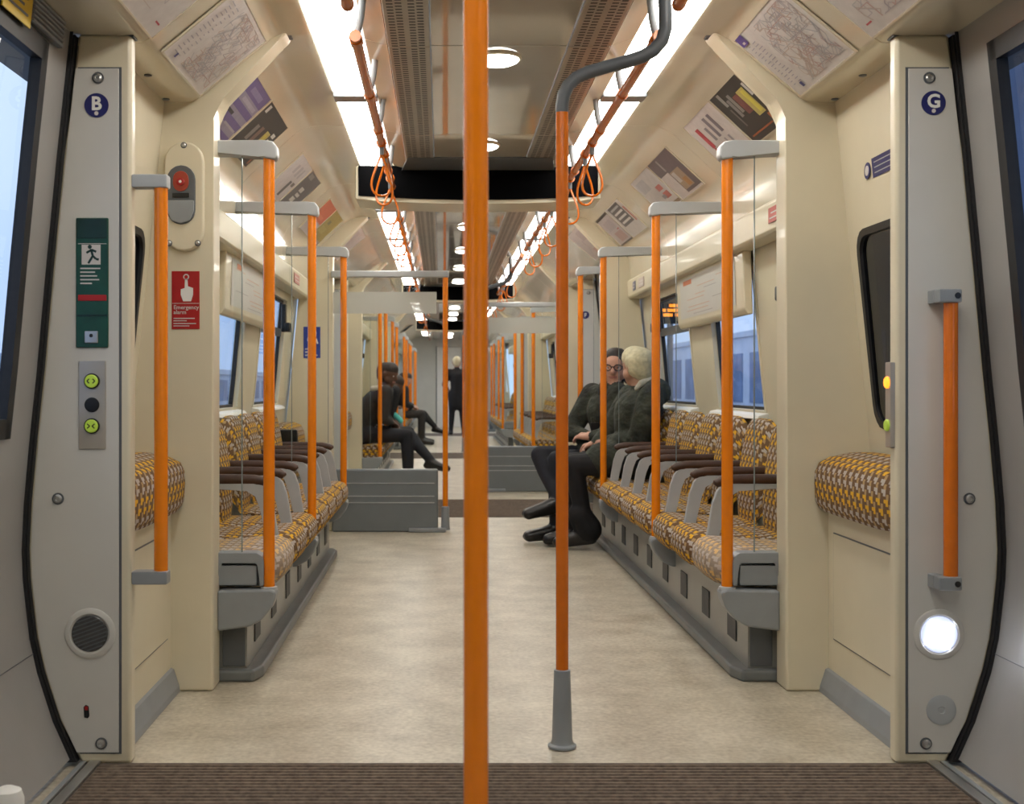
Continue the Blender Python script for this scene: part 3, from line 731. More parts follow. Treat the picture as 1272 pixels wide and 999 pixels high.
disc(b, (cx-.004, Y, cz+.020), .0055, Y-.0003, Y, 'green_dark', 12)
for p, q in (((-.001, .014), (.004, -.004)), ((0, .012), (-.013, .004)), ((.001, .012), (.013, .007)), ((.004, -.004), (.012, -.012)), ((.012, -.012), (.020, -.014)), ((.004, -.004), (-.002, -.014)), ((-.002, -.014), (-.008, -.024))):
    stroke(b, (cx+p[0], cz+p[1]), (cx+q[0], cz+q[1]), .006, 'green_dark', Y)
b.build('running_figure', g, smooth=0)
b = MB()
for i, z in enumerate((.137, .147, .157, .167, .177)): b.box(x0+.012, x0+.012+(w-.03)*(.95, .7, .8, .9, .55)[i], FY-.0068, FY-.0058, z1-z, z1-z+.0035, 'paper')
b.box(x0+.006, x1-.004, FY-.0068, FY-.0058, z1-.070, z1-.0685, 'paper')
b.build('instructions', t, smooth=0, kind='stuff')
b = MB(); b.box(x0+.006, x1-.004, FY-.008, FY-.0055, z1-.222, z1-.206, 'red', .001, 1); b.build('red_bar', t)
b = MB(); b.box(x0+.002, x1-.002, FY-.008, FY-.0055, z1-.262, z1-.258, 'green_dark'); b.build('flap_joint', t)
b = MB(); b.box(x0+.024, x0+.060, FY-.010, FY-.0055, z0+.012, z0+.044, 'steel', .004); k_ = b.build('lock_plate', t)
b = MB(); disc(b, (x0+.042, FY, z0+.032), .005, FY-.0108, FY-.0098, 'black', 12); b.build('keyhole', k_)
# door controls
x0, x1, z0, z1 = rect_at(98, 448, 132, 558, FY)
t = thing('door_control', ((x0+x1)/2, FY, z0), 'grey door control plate with two lime push buttons on the left pillar', 'control panel')
b = MB(); b.box(x0, x1, FY-.005, FY+.001, z0, z1, 'grille', .003); b.build('plate', t)
cx = (x0+x1)/2
for zc, sym in ((z1-.055, '<>'), (z0+.062, '><')):
    b = MB(); b.lathe([(.021, .001), (.021, -.004), (.019, -.005)], (cx, FY-.005, zc), 'y', 'black', 24); b.build('bezel', t)
    b = MB(); b.lathe([(.0175, 0), (.0175, -.005), (.015, -.007)], (cx, FY-.009, zc), 'y', 'lime', 24); k_ = b.build('push_button', t)
    b = MB(); Y = FY-.0166
    for sg in (-1, 1):
        d_ = sg if sym == '<>' else -sg
        tip = .0105 if sym == '<>' else .003
        base_ = .0045 if sym == '<>' else .010
        stroke(b, (cx+sg*tip, zc), (cx+sg*base_, zc+.006), .003, 'black', Y); stroke(b, (cx+sg*tip, zc), (cx+sg*base_, zc-.006), .003, 'black', Y)
    b.build('arrows', k_, smooth=0)
b = MB(); b.lathe([(.020, .001), (.020, -.003), (.016, -.005)], (cx, FY-.004, (z0+z1)/2+.0), 'y', 'black', 24); b.build('sounder', t)
# round lamps low on the pillars
def round_lamp(pxx, pyy, lit, label):
    x, y, z = at(pxx, pyy, FY); t = thing('step_light', (x, FY, z), label, 'light', 'round step lights')
    b = MB(); b.lathe([(.068, .001), (.068, -.002), (.064, -.005), (.054, -.006), (.049, -.002)], (x, FY, z), 'y', 'panel_white', 36); b.build('bezel', t)
    b = MB(); b.lathe([(.0485, 0), (.0485, -.004), (.046, -.006)], (x, FY, z), 'y', 'lamp_glow' if lit else 'lamp_off', 36); l_ = b.build('lens', t)
    if lit:
        b = MB(); c_, s_ = math.cos(-.2)*.034, math.sin(-.2)*.034
        b.prism([(x+c_-s_, z+s_+c_), (x-c_-s_, z-s_+c_), (x-c_+s_, z-s_-c_), (x+c_+s_, z+s_-c_)], 'y', FY-.0085, FY-.0062, 'lamp_lit', .001, 1); b.build('lit_square', l_)
        return
    b = MB()
    for i in range(-4, 5):
        hw = math.sqrt(max(0, .046**2-(i*.010)**2))
        c_, s_ = math.cos(.35), math.sin(.35)
        p = (x+(-hw)*c_-i*.010*s_, z+(-hw)*s_+i*.010*c_); q = (x+hw*c_-i*.010*s_, z+hw*s_+i*.010*c_)
        stroke(b, p, q, .0035, 'lamp_lit' if lit else 'grey_dark', FY-.0068)
    b.build('lens_ribs', l_, smooth=0)
round_lamp(112, 787, 0, 'unlit round step light with dark lens, low on the left pillar')
round_lamp(1166, 788, 1, 'lit round step light glowing white, low on the right pillar')
x, y, z = at(1169, 882, FY); b = MB(); b.lathe([(.040, .001), (.040, -.002), (.034, -.004), (.01, -.005), (.008, -.003)], (x, FY, z), 'y', 'grey_light', 30)
o = b.build('blanking_plate', loc=(x, FY, z)); o['label'] = 'pale round blanking plate below the lit step light'; o['category'] = 'cover'
x, y, z = at(107.5, 884, FY); b = MB(); b.prism([(x-.006, z-.016), (x+.004, z-.018), (x+.008, z-.012), (x+.006, z+.014), (x-.002, z+.018), (x-.008, z+.012)], 'y', FY-.002, FY+.001, 'black', .001, 1)
o = b.build('slot_cover', loc=(x, FY, z)); o['label'] = 'small dark slot near the bottom of the left pillar'; o['category'] = 'slot'
b = MB(); b.box(x-.004, x+.004, FY-.003, FY-.001, z+.004, z+.014, 'red'); b.build('red_marker', o)
# handle on the right pillar face
x, y, z1 = at(1181, 368, FY-.05); z0 = at(1181, 724, FY-.05)[2]
t = thing('pillar_handle', (x, FY-.05, z0), 'vertical orange grab handle on the face of the right pillar', 'handle', 'pillar handles')
b = MB(); b.tube([(x, FY-.05, z0), (x, FY-.05, z1)], .0185, 'orange_red', 18); b.build('bar', t)
for zz in (z0, z1):
    b = MB(); b.box(x-.040, x+.021, FY-.075, FY-.028, zz-.018, zz+.018, 'grey', .005); b.box(x-.042, x-.012, FY-.04, FY+.001, zz-.018, zz+.018, 'grey', .004); k_ = b.build('bracket', t)
    b = MB(); disc(b, (x+.008, FY, zz), .008, FY-.077, FY-.0745, 'black', 14); b.build('bolt', k_)
# handle on the inner side of the left pillar
x, y, z1 = at(200, 226, 3.315); z0 = at(200, 717, 3.315)[2]
t = thing('pillar_handle', (x, 3.315, z0), 'long vertical orange grab handle on the inner edge of the left pillar', 'handle', 'pillar handles')
b = MB(); b.tube([(x, 3.315, z0), (x, 3.315, z1)], .0185, 'orange', 18); b.build('bar', t)
for zz in (z0, z1): b = MB(); b.box(-1.026, x+.021, 3.293, 3.338, zz-.018, zz+.018, 'grey_light' if zz == z1 else 'grey', .005); b.build('bracket', t)
# door control seen edge-on on the right pillar's inner side
t = thing('door_control', (1.02, 3.315, .9), 'narrow door control with glowing orange button on the inner edge of the right pillar', 'control panel')
zt, zb_ = at(1108, 450, 3.315)[2], at(1108, 556, 3.315)[2]
b = MB(); b.box(1.026, 1.012, 3.297, 3.336, zb_, zt, 'grille', .003); b.build('plate', t)
for zc, m in ((zt-.055, 'orange_led'), (zb_+.06, 'lime')):
    b = MB(); b.lathe([(.016, 0), (.016, -.004), (.013, -.007)], (1.012, 3.316, zc), 'x', m, 20); b.build('push_button', t)
# emergency alarm on the left bulkhead pillar
PY = VC[1]+1.50
x, y, z = at(230, 245, PY)
t = thing('emergency_alarm', (x, PY, z), 'cream rounded emergency alarm housing with red push button on the left bulkhead', 'alarm')
def capsule_poly(cx, cz, hw, hh, n=8):
    out = []
    for a0, cc in ((0, cz+hh-hw), (180, cz-hh+hw)):
        for i in range(n+1): a = math.radians(a0+180*i/n); out.append((cx+hw*math.cos(a), cc+hw*math.sin(a)))
    return out
b = MB(); b.prism(capsule_poly(x, z, .066, .182), 'y', PY-.022, PY+.002, 'cream', .008, 3); b.build('housing', t)
b = MB(); b.prism(capsule_poly(x-.008, z+.004, .047, .098), 'y', PY-.030, PY-.018, 'grey_dark', .005); b.build('alarm_body', t)
b = MB(); b.prism([(x-.052, z-.015), (x+.036, z-.015), (x+.036, z-.05), (x+.022, z-.082), (x-.008, z-.092), (x-.038, z-.082), (x-.052, z-.05)], 'y', PY-.036, PY-.028, 'grey', .004); b.build('lower_flap', t)
b = MB(); b.prism(capsule_poly(x-.008, z+.048, .026, .034), 'y', PY-.034, PY-.028, 'red_button', .003); k_ = b.build('alarm_plate', t)
b = MB(); b.lathe([(.013, 0), (.013, -.006), (.009, -.008)], (x-.008, PY-.034, z+.045), 'y', 'red', 20); b.build('push_button', k_)
b = MB(); b.lathe([(.005, 0), (.004, -.003)], (x-.008, PY-.042, z+.045), 'y', 'white', 12); b.build('button_centre', k_)
b = MB(); b.box(x-.036, x+.020, PY-.034, PY-.028, z-.006, z+.010, 'black', .002); b.build('slot', t)
for dx, dz in ((0, .168), (-.048, -.155), (.046, -.155)): b = MB(); screw(b, x+dx, PY-.020, z+dz, -1, .009); b.build('screw', t)
# red emergency alarm sign
x0, x1, z0, z1 = rect_at(213.5, 337, 248, 409, PY)
b = MB(); b.box(x0, x1, PY-.0025, PY, z0, z1, 'red', .0005, 1); t = b.build('alarm_sign', loc=((x0+x1)/2, PY, z0)); t['label'] = 'red emergency alarm sign with white pointing hand on the left bulkhead'; t['category'] = 'sign'
b = MB(); Y = PY-.0033; cx = x0+.050; w = x1-x0
b.prism([(cx-.020, z1-.078), (cx-.012, z1-.100), (cx+.014, z1-.100), (cx+.021, z1-.078), (cx+.021, z1-.056), (cx+.004, z1-.050), (cx+.002, z1-.024), (cx-.006, z1-.024), (cx-.007, z1-.056), (cx-.020, z1-.060)], 'y', Y, Y+.0006, 'white'); b.build('hand_pictogram', t, smooth=0)
b = MB(); disc(b, (cx-.002, PY, z1-.019), .010, Y, Y+.0005, 'paper', 16); disc(b, (cx-.002, PY, z1-.019), .006, Y-.0004, Y, 'red', 14); b.build('button_pictogram', t)
b = MB(); b.box(x0+.001, x1-.001, Y, Y+.0006, z1-.1075, z1-.106, 'paper'); text_into(b, 'Emergency', .0190, (x0+.006, Y, z1-.126), (1, 0, 0), (0, 0, 1), 'paper', .0002); text_into(b, 'alarm', .0190, (x0+.006, Y, z1-.142), (1, 0, 0), (0, 0, 1), 'paper', .0002)
for i, (zz, ww) in enumerate(((.155, .80), (.163, .5), (.172, .85), (.180, .6))): b.box(x0+.006, x0+.006+w*ww*.95, Y, Y+.0006, z1-zz-.003, z1-zz, 'paper')
b.build('lettering', t, smooth=0)
# purple notice above the right standback window
b = MB(); yy = 3.80
def sw(y, z, o=.002): return (1.157-(z-1.5)/.47*.047-o, y, z)
zz0, zz1 = 1.655, 1.715
b.quad([sw(3.60, zz0), sw(3.79, zz0), sw(3.79, zz1), sw(3.60, zz1)], 'navy'); t = b.build('notice_sticker', loc=(1.15, 3.7, 1.65)); t['label'] = 'small purple notice sticker above the dark window on the right wall'; t['category'] = 'sticker'
b = MB(); c = sw(3.83, 1.685); b.lathe([(.026, 0), (.026, -.002)], c, 'x', 'navy', 18)
for q in range(3): b.quad([sw(3.62, zz0+.012+q*.016, .003), sw(3.77, zz0+.012+q*.016, .003), sw(3.77, zz0+.015+q*.016, .003), sw(3.62, zz0+.015+q*.016, .003)], 'grey_light')
b.lathe([(.016, -.002), (.016, -.003)], c, 'x', 'paper', 16); b.build('print', t, smooth=0, kind='stuff')
# grille and yellow sticker at the head of the left door
t = thing('door_vent', (-1.16, 2.95, 1.87), 'dark louvred vent at the top of the left door', 'vent')
b = MB(); b.sheet(side_prof(-1, 1.885, 1.955, -.004), 2.93, 3.17, .012, 'grey_dark'); b.build('backing', t)
for q in range(6):
    z = 1.888+q*.0115; b = MB(); b.box(-px(z)+.002, -px(z)+.010, 2.935, 3.165, z, z+.006, 'grey', .001, 1); b.build('louvre', t)
b = MB(); b.sheet(side_prof(-1, 1.865, 1.96, -.006), 2.74, 2.925, .003, 'yellow'); t = b.build('warning_sticker', loc=(-1.16, 2.8, 1.88)); t['label'] = 'yellow warning sticker at the top of the left door'; t['category'] = 'sticker'
b = MB()
for q in range(4): b.sheet(side_prof(-1, 1.885+q*.018, 1.891+q*.018, -.0075), 2.76, 2.76+(.14, .11, .13, .09)[q], .001, 'grey_dark')
b.build('print', t, smooth=0, kind='stuff')
# small white stop knob at the foot of the left door
t = thing('door_stop', (-1.17, 2.72, .05), 'blurred white rounded door stop at the bottom corner of the left door', 'door stop')
b = MB(); b.lathe([(.036, 0), (.036, .04), (.030, .058), (.014, .066)], (-1.155, 2.72, .06), 'z', 'white', 20); b.build('knob', t)
b = MB(); b.box(-1.19, -1.13, 2.68, 2.76, .003, .062, 'grey', .006); b.build('base', t)

# ------------------------------------------------------------------ posters
def col_mat(c):
    n = 'ink_%02d_%02d_%02d' % tuple(int(v*99) for v in c)
    if n not in MATS: mat(n, c, .4, var=.06, scale=30)
    return n
def poster(s, y0, y1, a, c, base, draws, label, frame=True, name='poster', group=None, map_lines=0):
    """a sheet on the slanted coving between y0 and y1; a and c are its lower and upper (x, z) edges; draws are (u0, v0, u1, v1, colour) with u along y, v upwards"""
    A = Vector((s*a[0], 0, a[1])); C = Vector((s*c[0], 0, c[1])); H = C-A
    N = Vector((-H.z*s, 0, H.x*s)).normalized()
    if N.z > 0: N = -N
    def P(u, v, o): 
        p = A+H*v+N*o; return (p.x, y0+(y1-y0)*u, p.z)
    b = MB(); vs = [b.bm.verts.new(P(u, v, o)) for o in (.001, .004) for u, v in ((0, 0), (1, 0), (1, 1), (0, 1))]
    fs = [b.bm.faces.new([vs[i] for i in f]) for f in ((0, 1, 2, 3), (4, 5, 6, 7), (0, 1, 5, 4), (1, 2, 6, 5), (2, 3, 7, 6), (3, 0, 4, 7))]
    b._fin(fs, col_mat(base)); t = b.build(name, loc=P(.5, 0, .002)); t['label'] = label; t['category'] = 'poster'
    if group: t['group'] = group
    b = MB()
    for i, d in enumerate(draws):
        u0, v0, u1, v1, cl = d; o = .0045+.00008*i
        b.quad([P(u0, v0, o), P(u1, v0, o), P(u1, v1, o), P(u0, v1, o)], col_mat(cl))
    rr = random.Random(len(label))
    for i in range(map_lines):
        cl = rr.choice([(.50, .33, .30), (.44, .43, .43), (.50, .42, .38), (.42, .42, .44), (.52, .40, .33), (.46, .42, .43), (.40, .36, .38)]); lo, hi, v0, v1 = MAPR
        u, v = rr.uniform(lo, hi), rr.uniform(v0, v1); wd = .0045
        for _ in range(rr.randint(3, 6)):
            an = rr.choice([0, 45, 90, 135, 180, 225, 270, 315]); L = rr.uniform(.04, .13)
            u2 = min(hi, max(lo, u+L*math.cos(math.radians(an)))); v2 = min(v1, max(v0, v+L*1.4*math.sin(math.radians(an))))
            du, dv = u2-u, v2-v; l = math.hypot(du, dv)
            if l < .01: continue
            nu, nv = -dv/l*wd, du/l*wd
            o = .0046+.000003*i
            b.quad([P(u+nu, v+nv, o), P(u2+nu, v2+nv, o), P(u2-nu, v2-nv, o), P(u-nu, v-nv, o)], col_mat(cl)); u, v = u2, v2
    if len(b.bm.faces): b.build('print', t, smooth=0, kind='stuff')
    else: b.bm.free()
    if frame:
        b = MB()
        for (u0, v0, u1, v1) in ((-.02, -.02, 1.02, .0), (-.02, 1, 1.02, 1.02), (-.02, 0, 0, 1), (1, 0, 1.02, 1)):
            q = [P(u0, v0, .001), P(u1, v0, .001), P(u1, v1, .001), P(u0, v1, .001)]; q2 = [P(u0, v0, .006), P(u1, v0, .006), P(u1, v1, .006), P(u0, v1, .006)]
            vs = [b.bm.verts.new(p) for p in q+q2]; fs = [b.bm.faces.new([vs[i] for i in f]) for f in ((0, 1, 2, 3), (4, 5, 6, 7), (0, 1, 5, 4), (1, 2, 6, 5), (2, 3, 7, 6), (3, 0, 4, 7))]
            b._fin(fs, 'cream_gloss')
        b.build('holder', t)
    return t
LOW, HIGH = (1.050, 1.9725), (.867, 2.1425)
pur, dk, gy, pk, wh, oc = (.16, .12, .30), (.05, .042, .035), (.20, .18, .18), (.56, .50, .48), (.62, .60, .57), (.50, .42, .12)
G_ = 'advertising posters above the benches'
# right side
poster(1, 4.43, 4.84, LOW, HIGH, (.035, .032, .028), [(.12, .30, .34, .80, oc), (.15, .34, .24, .76, (.62, .55, .08)), (.34, .42, .50, .78, (.20, .07, .06)), (.52, .50, .60, .86, (.25, .24, .22)), (.62, .45, .70, .80, (.22, .21, .20)), (.72, .72, .80, .97, (.30, .29, .27)), (.02, .60, .08, .84, wh), (.10, .05, .16, .26, (.42, .12, .03)), (.2, .10, .9, .13, (.35, .10, .03)), (.76, .30, .80, .66, (.16, .15, .14))], 'black poster with a yellow bus top on the right coving', group=G_)
poster(1, 4.86, 5.36, LOW, HIGH, (.60, .55, .53), [(.25, .50, .33, .88, (.20, .17, .20)), (.40, .46, .48, .88, (.20, .17, .20)), (.55, .45, .62, .74, (.24, .22, .24)), (.25, .15, .30, .40, (.3, .28, .3)), (.38, .15, .42, .40, (.3, .28, .3)), (.74, .38, .84, .82, (.50, .06, .08)), (.78, .30, .82, .44, (.50, .06, .08))], 'white text poster with a red brush stroke on the right coving', group=G_)
poster(1, 5.80, 6.30, LOW, HIGH, (.13, .10, .11), [(.0, .0, 1, .05, pk), (.62, .05, 1, .62, pk), (.2, .12, .60, .58, (.36, .26, .18)), (.25, .15, .40, .35, (.40, .20, .06)), (.45, .3, .58, .55, (.50, .46, .44)), (.60, .66, .66, .95, (.32, .28, .28))], 'dark poster with a food photograph on the right coving', group=G_)
poster(1, 6.32, 6.86, LOW, HIGH, (.58, .54, .53), [(.12, .22, .34, .38, (.50, .14, .12)), (.16, .44, .38, .58, (.50, .16, .14)), (.30, .24, .44, .34, (.30, .3, .34)), (.5, .6, .9, .9, (.46, .44, .46)), (.02, .02, .30, .10, (.3, .2, .12))], 'pale poster with red blobs beside the food poster on the right', group=G_)
poster(1, 7.39, 7.92, LOW, HIGH, (.56, .53, .50), [(.18, .34, .86, .98, (.10, .09, .09)), (.25, .42, .8, .48, wh), (.25, .56, .8, .62, wh), (.25, .70, .8, .76, wh), (.25, .84, .8, .90, (.4, .4, .4)), (.05, .30, .12, .78, (.42, .12, .06))], 'poster with white lines on a dark block at the far end of the right coving', group=G_)
poster(1, 7.94, 8.42, LOW, HIGH, (.50, .45, .45), [(.0, .0, 1, .05, dk), (.0, .92, 1, 1, dk), (.15, .10, .7, .40, (.46, .30, .28)), (.2, .5, .8, .8, (.42, .38, .40)), (.15, .43, .3, .47, (.45, .08, .06))], 'pinkish poster with dark border furthest along the right coving', group=G_)
# left side
poster(-1, 4.42, 4.83, LOW, HIGH, (.30, .27, .36), [(0, .74, 1, 1, (.15, .11, .28)), (0, .48, 1, .60, (.15, .11, .28)), (0, .22, 1, .36, (.15, .11, .28)), (0, 0, 1, .10, (.15, .11, .28)), (.1, .36, .45, .42, (.05, .045, .05)), (.45, .2, .95, .24, (.4, .38, .42)), (.3, .63, .9, .70, (.40, .37, .45)), (.3, .80, .8, .90, (.26, .22, .38))], 'purple and lilac striped poster on the left coving', group=G_)
poster(-1, 4.86, 5.36, LOW, HIGH, (.040, .035, .030), [(.60, .22, .76, .68, oc), (.64, .30, .70, .62, (.58, .52, .06)), (.22, .30, .32, .62, (.24, .22, .20)), (.38, .28, .48, .66, (.22, .14, .11)), (.80, .44, .92, .60, wh), (.80, .66, .92, .74, wh), (.06, .82, .14, .96, wh), (.9, .05, .95, .4, (.3, .1, .03))], 'black poster with a yellow bus top on the left coving', group=G_)
poster(-1, 5.95, 6.40, LOW, HIGH, (.58, .54, .53), [(.30, .62, .42, .84, (.44, .41, .42)), (.50, .60, .62, .86, (.44, .41, .42)), (.70, .62, .78, .86, (.44, .41, .42)), (.6, .1, .72, .5, (.10, .09, .09)), (.78, .42, .92, .52, (.16, .12, .10))], 'white poster with small dark sketch on the left coving', group=G_)
poster(-1, 6.42, 6.83, LOW, HIGH, (.13, .12, .125), [(.30, .22, .56, .34, wh), (.34, .38, .60, .46, wh), (.30, .50, .54, .62, wh), (.1, .84, .4, .96, (.3, .28, .28))], 'dark grey poster with white lettering block on the left coving', group=G_)
poster(-1, 7.40, 7.86, LOW, HIGH, (.55, .13, .06), [(0, 0, 1, .42, (.42, .36, .34)), (.3, .5, .8, .6, (.62, .2, .1))], 'orange red poster near the far end of the left coving', group=G_)
poster(-1, 7.88, 8.36, LOW, HIGH, (.36, .28, .07), [(.1, .3, .6, .5, (.42, .36, .12)), (0, 0, 1, .12, (.42, .36, .34)), (.25, .6, .45, .72, (.16, .15, .08))], 'mustard yellow poster furthest along the left coving', group=G_)
# maps on the vestibule coving
VL, VH = (.988, 1.9705), (.772, 2.1500)
paper = (.60, .56, .535)
for s in (-1, 1):
    dr = []; rr = random.Random(3+s)
    ua, ub = ((.06, .30) if s < 0 else (.72, .96))
    for i in range(15):
        v = .10+i*.055 if s < 0 else .14+i*.048
        if s < 0: dr += [(ua+rr.uniform(0, .03), v, ua+rr.uniform(.06, .10), v+.012, (.34, .32, .35)), (.19, v, .19+rr.uniform(.02, .07), v+.012, (.38, .36, .39))]
        else: dr += [(.80-rr.uniform(.0, .04), v, .84, v+.012, (.34, .32, .37)), (.93-rr.uniform(.03, .07), v, .93, v+.012, (.34, .32, .37))]
    if s > 0: dr += [(.86, .86, .98, 1.0, (.09, .06, .26)), (.90, .88, .94, .91, wh)]
    dr += [((.14, .05, .17, .11, (.07, .07, .22)) if s < 0 else (.80, .06, .84, .13, (.07, .07, .22)))]
    MAPR = (.32, .94, .06, .94) if s < 0 else (.06, .68, .06, .94)
    poster(s, 3.50, 4.03, VL, VH, paper, dr, f'large network map poster on the {SIDE[s]} coving above the standback', True, 'map_poster', 'vestibule maps', 90)
    MAPR = (.2, .9, .1, .9)
    poster(s, 2.60, 3.36, VL, VH, paper, [(.90, .12, .95, .14, (.5, .08, .10))], f'pale map poster on the {SIDE[s]} coving above the door', True, 'map_poster', 'vestibule maps', 26)
    MAPR = (.05, .95, .08, .92)
    poster(s, 8.70, 9.35, VL, VH, (.56, .48, .45), [(.1, .1, .5, .3, (.5, .3, .25)), (.05, .6, .5, .9, (.46, .38, .36))], f'pinkish poster on the {SIDE[s]} coving of the second vestibule', True, 'map_poster', 'vestibule maps', 20)
# route map panels above the middle windows
for k in (1, 2):
    for s in (-1, 1):
        y0, y1 = BAYS[k][0]+1.40, BAYS[k][0]+2.94
        t = thing('route_map_panel', (s*1.18, (y0+y1)/2, 1.34), f'cream route map panel over the {SIDE[s]} window of the {"bench in front" if k == 1 else "second bay"}', 'map panel', 'route map panels')
        b = MB(); b.prism([(s*1.155, 1.625), (s*1.165, 1.36), (s*1.18, 1.335), (s*1.205, 1.335), (s*1.195, 1.625)], 'y', y0, y1, 'cream', .008, 3); b.build('body', t)
        b = MB(); X = lambda z: s*(1.155+(1.625-z)/.265*.010-.002)
        def q4(ya, yb, za, zb, m): b.quad([(X(za), ya, za), (X(za), yb, za), (X(zb), yb, zb), (X(zb), ya, zb)], m)
        q4(y0+.15, y1-.1, 1.385, 1.605, 'panel_white'); b.build('sheet', t, smooth=0)
        b = MB(); X = lambda z: s*(1.155+(1.625-z)/.265*.010-.003)
        rr = random.Random(5)
        q4(y1-.42, y1-.20, 1.565, 1.590, col_mat((.62, .16, .04))) if s > 0 else q4(y0+.28, y0+.44, 1.565, 1.590, col_mat((.62, .16, .04)))
        for i in range(9):
            z = 1.40+i*.02; ya = y0+.25+rr.uniform(0, .6); q4(ya, min(y1-.15, ya+rr.uniform(.2, .55)), z, z+.003, col_mat((.62, .34, .22)) if i % 3 else col_mat((.35, .33, .33)))
        b.build('route_print', t, smooth=0, kind='stuff')
# small stickers on the ledges
def ledge_sticker(s, ya, yb, c, label):
    b = MB(); b.box(s*1.1045, s*1.1005, ya, yb, 1.655, 1.715, col_mat(c), .0005, 1); t = b.build('ledge_sticker', loc=(s*1.10, ya, 1.655)); t['label'] = label; t['category'] = 'sticker'
    b = MB(); b.box(s*1.1005, s*1.0998, ya+.02, yb-.02, 1.67, 1.675, 'paper'); b.box(s*1.1005, s*1.0998, ya+.02, yb-.04, 1.69, 1.695, 'paper'); b.build('print', t, smooth=0, kind='stuff')
ledge_sticker(1, 4.70, 4.86, (.55, .12, .10), 'red sticker on the right window ledge by the bulkhead')
ledge_sticker(1, 7.86, 8.06, (.55, .45, .42), 'pale red sticker near the far end of the right ledge')
ledge_sticker(1, 8.20, 8.30, (.16, .17, .25), 'small dark sticker at the far end of the right ledge')
ledge_sticker(-1, 7.60, 7.86, (.55, .22, .18), 'red and white sticker near the far end of the left ledge')
# blue priority sign on the far left bulkhead, small F badge on the far right
PYF = VC[2]-1.62
x0, x1, z0, z1 = rect_at(377, 406, 398, 445, PYF)
b = MB(); b.box(x0, x1, PYF-.003, PYF, z0, z1, 'blue', .0005, 1); t = b.build('wheelchair_sign', loc=((x0+x1)/2, PYF, z0)); t['label'] = 'blue wheelchair space sign with white figure on the far left bulkhead'; t['category'] = 'sign'
b = MB(); cx, cz = (x0+x1)/2, z0+.14; Y = PYF-.004
ringp = [(cx+.028*math.cos(a), Y, cz-.01+.028*math.sin(a)) for a in [2*math.pi*i/20 for i in range(20)]]
b.tube(ringp, .005, 'white', 6, closed=True); stroke(b, (cx-.005, cz+.045), (cx, cz+.0), .012, 'white', Y); stroke(b, (cx, cz), (cx+.03, cz-.005), .010, 'white', Y); stroke(b, (cx+.03, cz-.005), (cx+.04, cz-.04), .010, 'white', Y); disc(b, (cx-.006, Y, cz+.058), .010, Y-.001, Y, 'white', 12)
for q in range(3): b.box(x0+.012, x1-.02-.01*q, Y, Y+.001, z0+.015+q*.022, z0+.025+q*.022, 'paper')
b.build('pictogram', t, smooth=0)
x, y, z = at(733, 375, VC[2]-.88)
b = MB(); disc(b, (1.085, VC[2]+.714, 1.64), .034, VC[2]+.711, VC[2]+.7145, 'navy'); t = b.build('letter_sticker', loc=(1.085, VC[2]+.714, 1.64)); t['label'] = 'tiny navy letter sticker on the far right door pillar'; t['category'] = 'sticker'
b = MB(); text_into(b, 'F', .05, (1.085, VC[2]+.7105, 1.622), (1, 0, 0), (0, 0, 1), 'white', .0016, 'CENTER'); b.build('letter', t, smooth=0)
# ------------------------------------------------------------------ outside
b = MB(); b.box(-7.45, -1.6, -12, 60, -.4, -.10, 'platform'); o = b.build('platform', loc=(-5, 10, -.4)); o['label'] = 'grey station platform outside the left windows'; o['category'] = 'platform'
b = MB(); b.box(1.8, 14, -12, 76, -1.3, -1.0, 'platform'); o = b.build('track_bed', loc=(6, 10, -1.3)); o['label'] = 'dark track bed outside the right windows'; o['category'] = 'ground'
def hall(x, side, y0, y1, z1, m, m2, label):
    t = thing('station_building', (x, (y0+y1)/2, -1), label, 'building')
    b = MB(); b.box(x, x+side*.6, y0, y1, -1, z1, m); b.build('wall', t)
    n = int((y1-y0)/2.4)
    for i in range(n):
        yy = y0+.4+i*2.4
        b = MB(); b.box(x-side*.03, x+side*.02, yy, yy+1.5, .5, min(z1-.3, 2.0), m2, .01); b.build('window', t)
    b = MB(); b.box(x-side*.10, x+side*.05, y0, y1, z1-.12, z1+.05, 'wall_pale', .01); b.build('coping', t)
hall(-7.5, -1, -8, 60, 1.5, 'wall_pale', 'wall_blue', 'pale blue low station building outside the left windows')
hall(7.5, 1, -8, 24, 8.0, 'wall_dark', 'wall_blue', 'tall dark blue building outside the right door')
hall(9.0, 1, 25, 75, 2.6, 'wall_pale', 'wall_blue', 'pale building with blue windows outside the right bench')
for q in range(7):
    yy = 27+q*4.2; t = thing('platform_fence', (7.0, yy, -1), f'orange railing panel outside the right windows, {ORD[q]} along the track', 'fence', 'orange railings')
    for k in range(2): b = MB(); b.box(6.97, 7.03, yy+k*3.8, yy+k*3.8+.08, -1, .55, 'orange_red', .005); b.build('post', t)
    for zz in (.1, .48): b = MB(); b.box(6.975, 7.025, yy, yy+3.88, zz, zz+.06, 'orange_red', .005); b.build('rail', t)
t = thing('reflection_standin', (2.5, 14.4, -1.0), 'added black box with orange rows imitating a display reflection in the right window', 'sign')  # added box outside; its glowing rows imitate a display reflected in the window
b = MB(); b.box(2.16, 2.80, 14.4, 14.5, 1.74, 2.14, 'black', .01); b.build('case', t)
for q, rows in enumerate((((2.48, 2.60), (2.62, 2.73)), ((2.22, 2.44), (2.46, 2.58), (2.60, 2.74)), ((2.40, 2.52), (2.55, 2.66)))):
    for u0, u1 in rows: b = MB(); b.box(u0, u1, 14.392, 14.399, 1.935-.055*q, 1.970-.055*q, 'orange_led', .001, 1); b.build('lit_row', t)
b = MB(); b.box(2.47, 2.53, 14.42, 14.48, -1.0, 1.75, 'grey'); b.build('post', t)
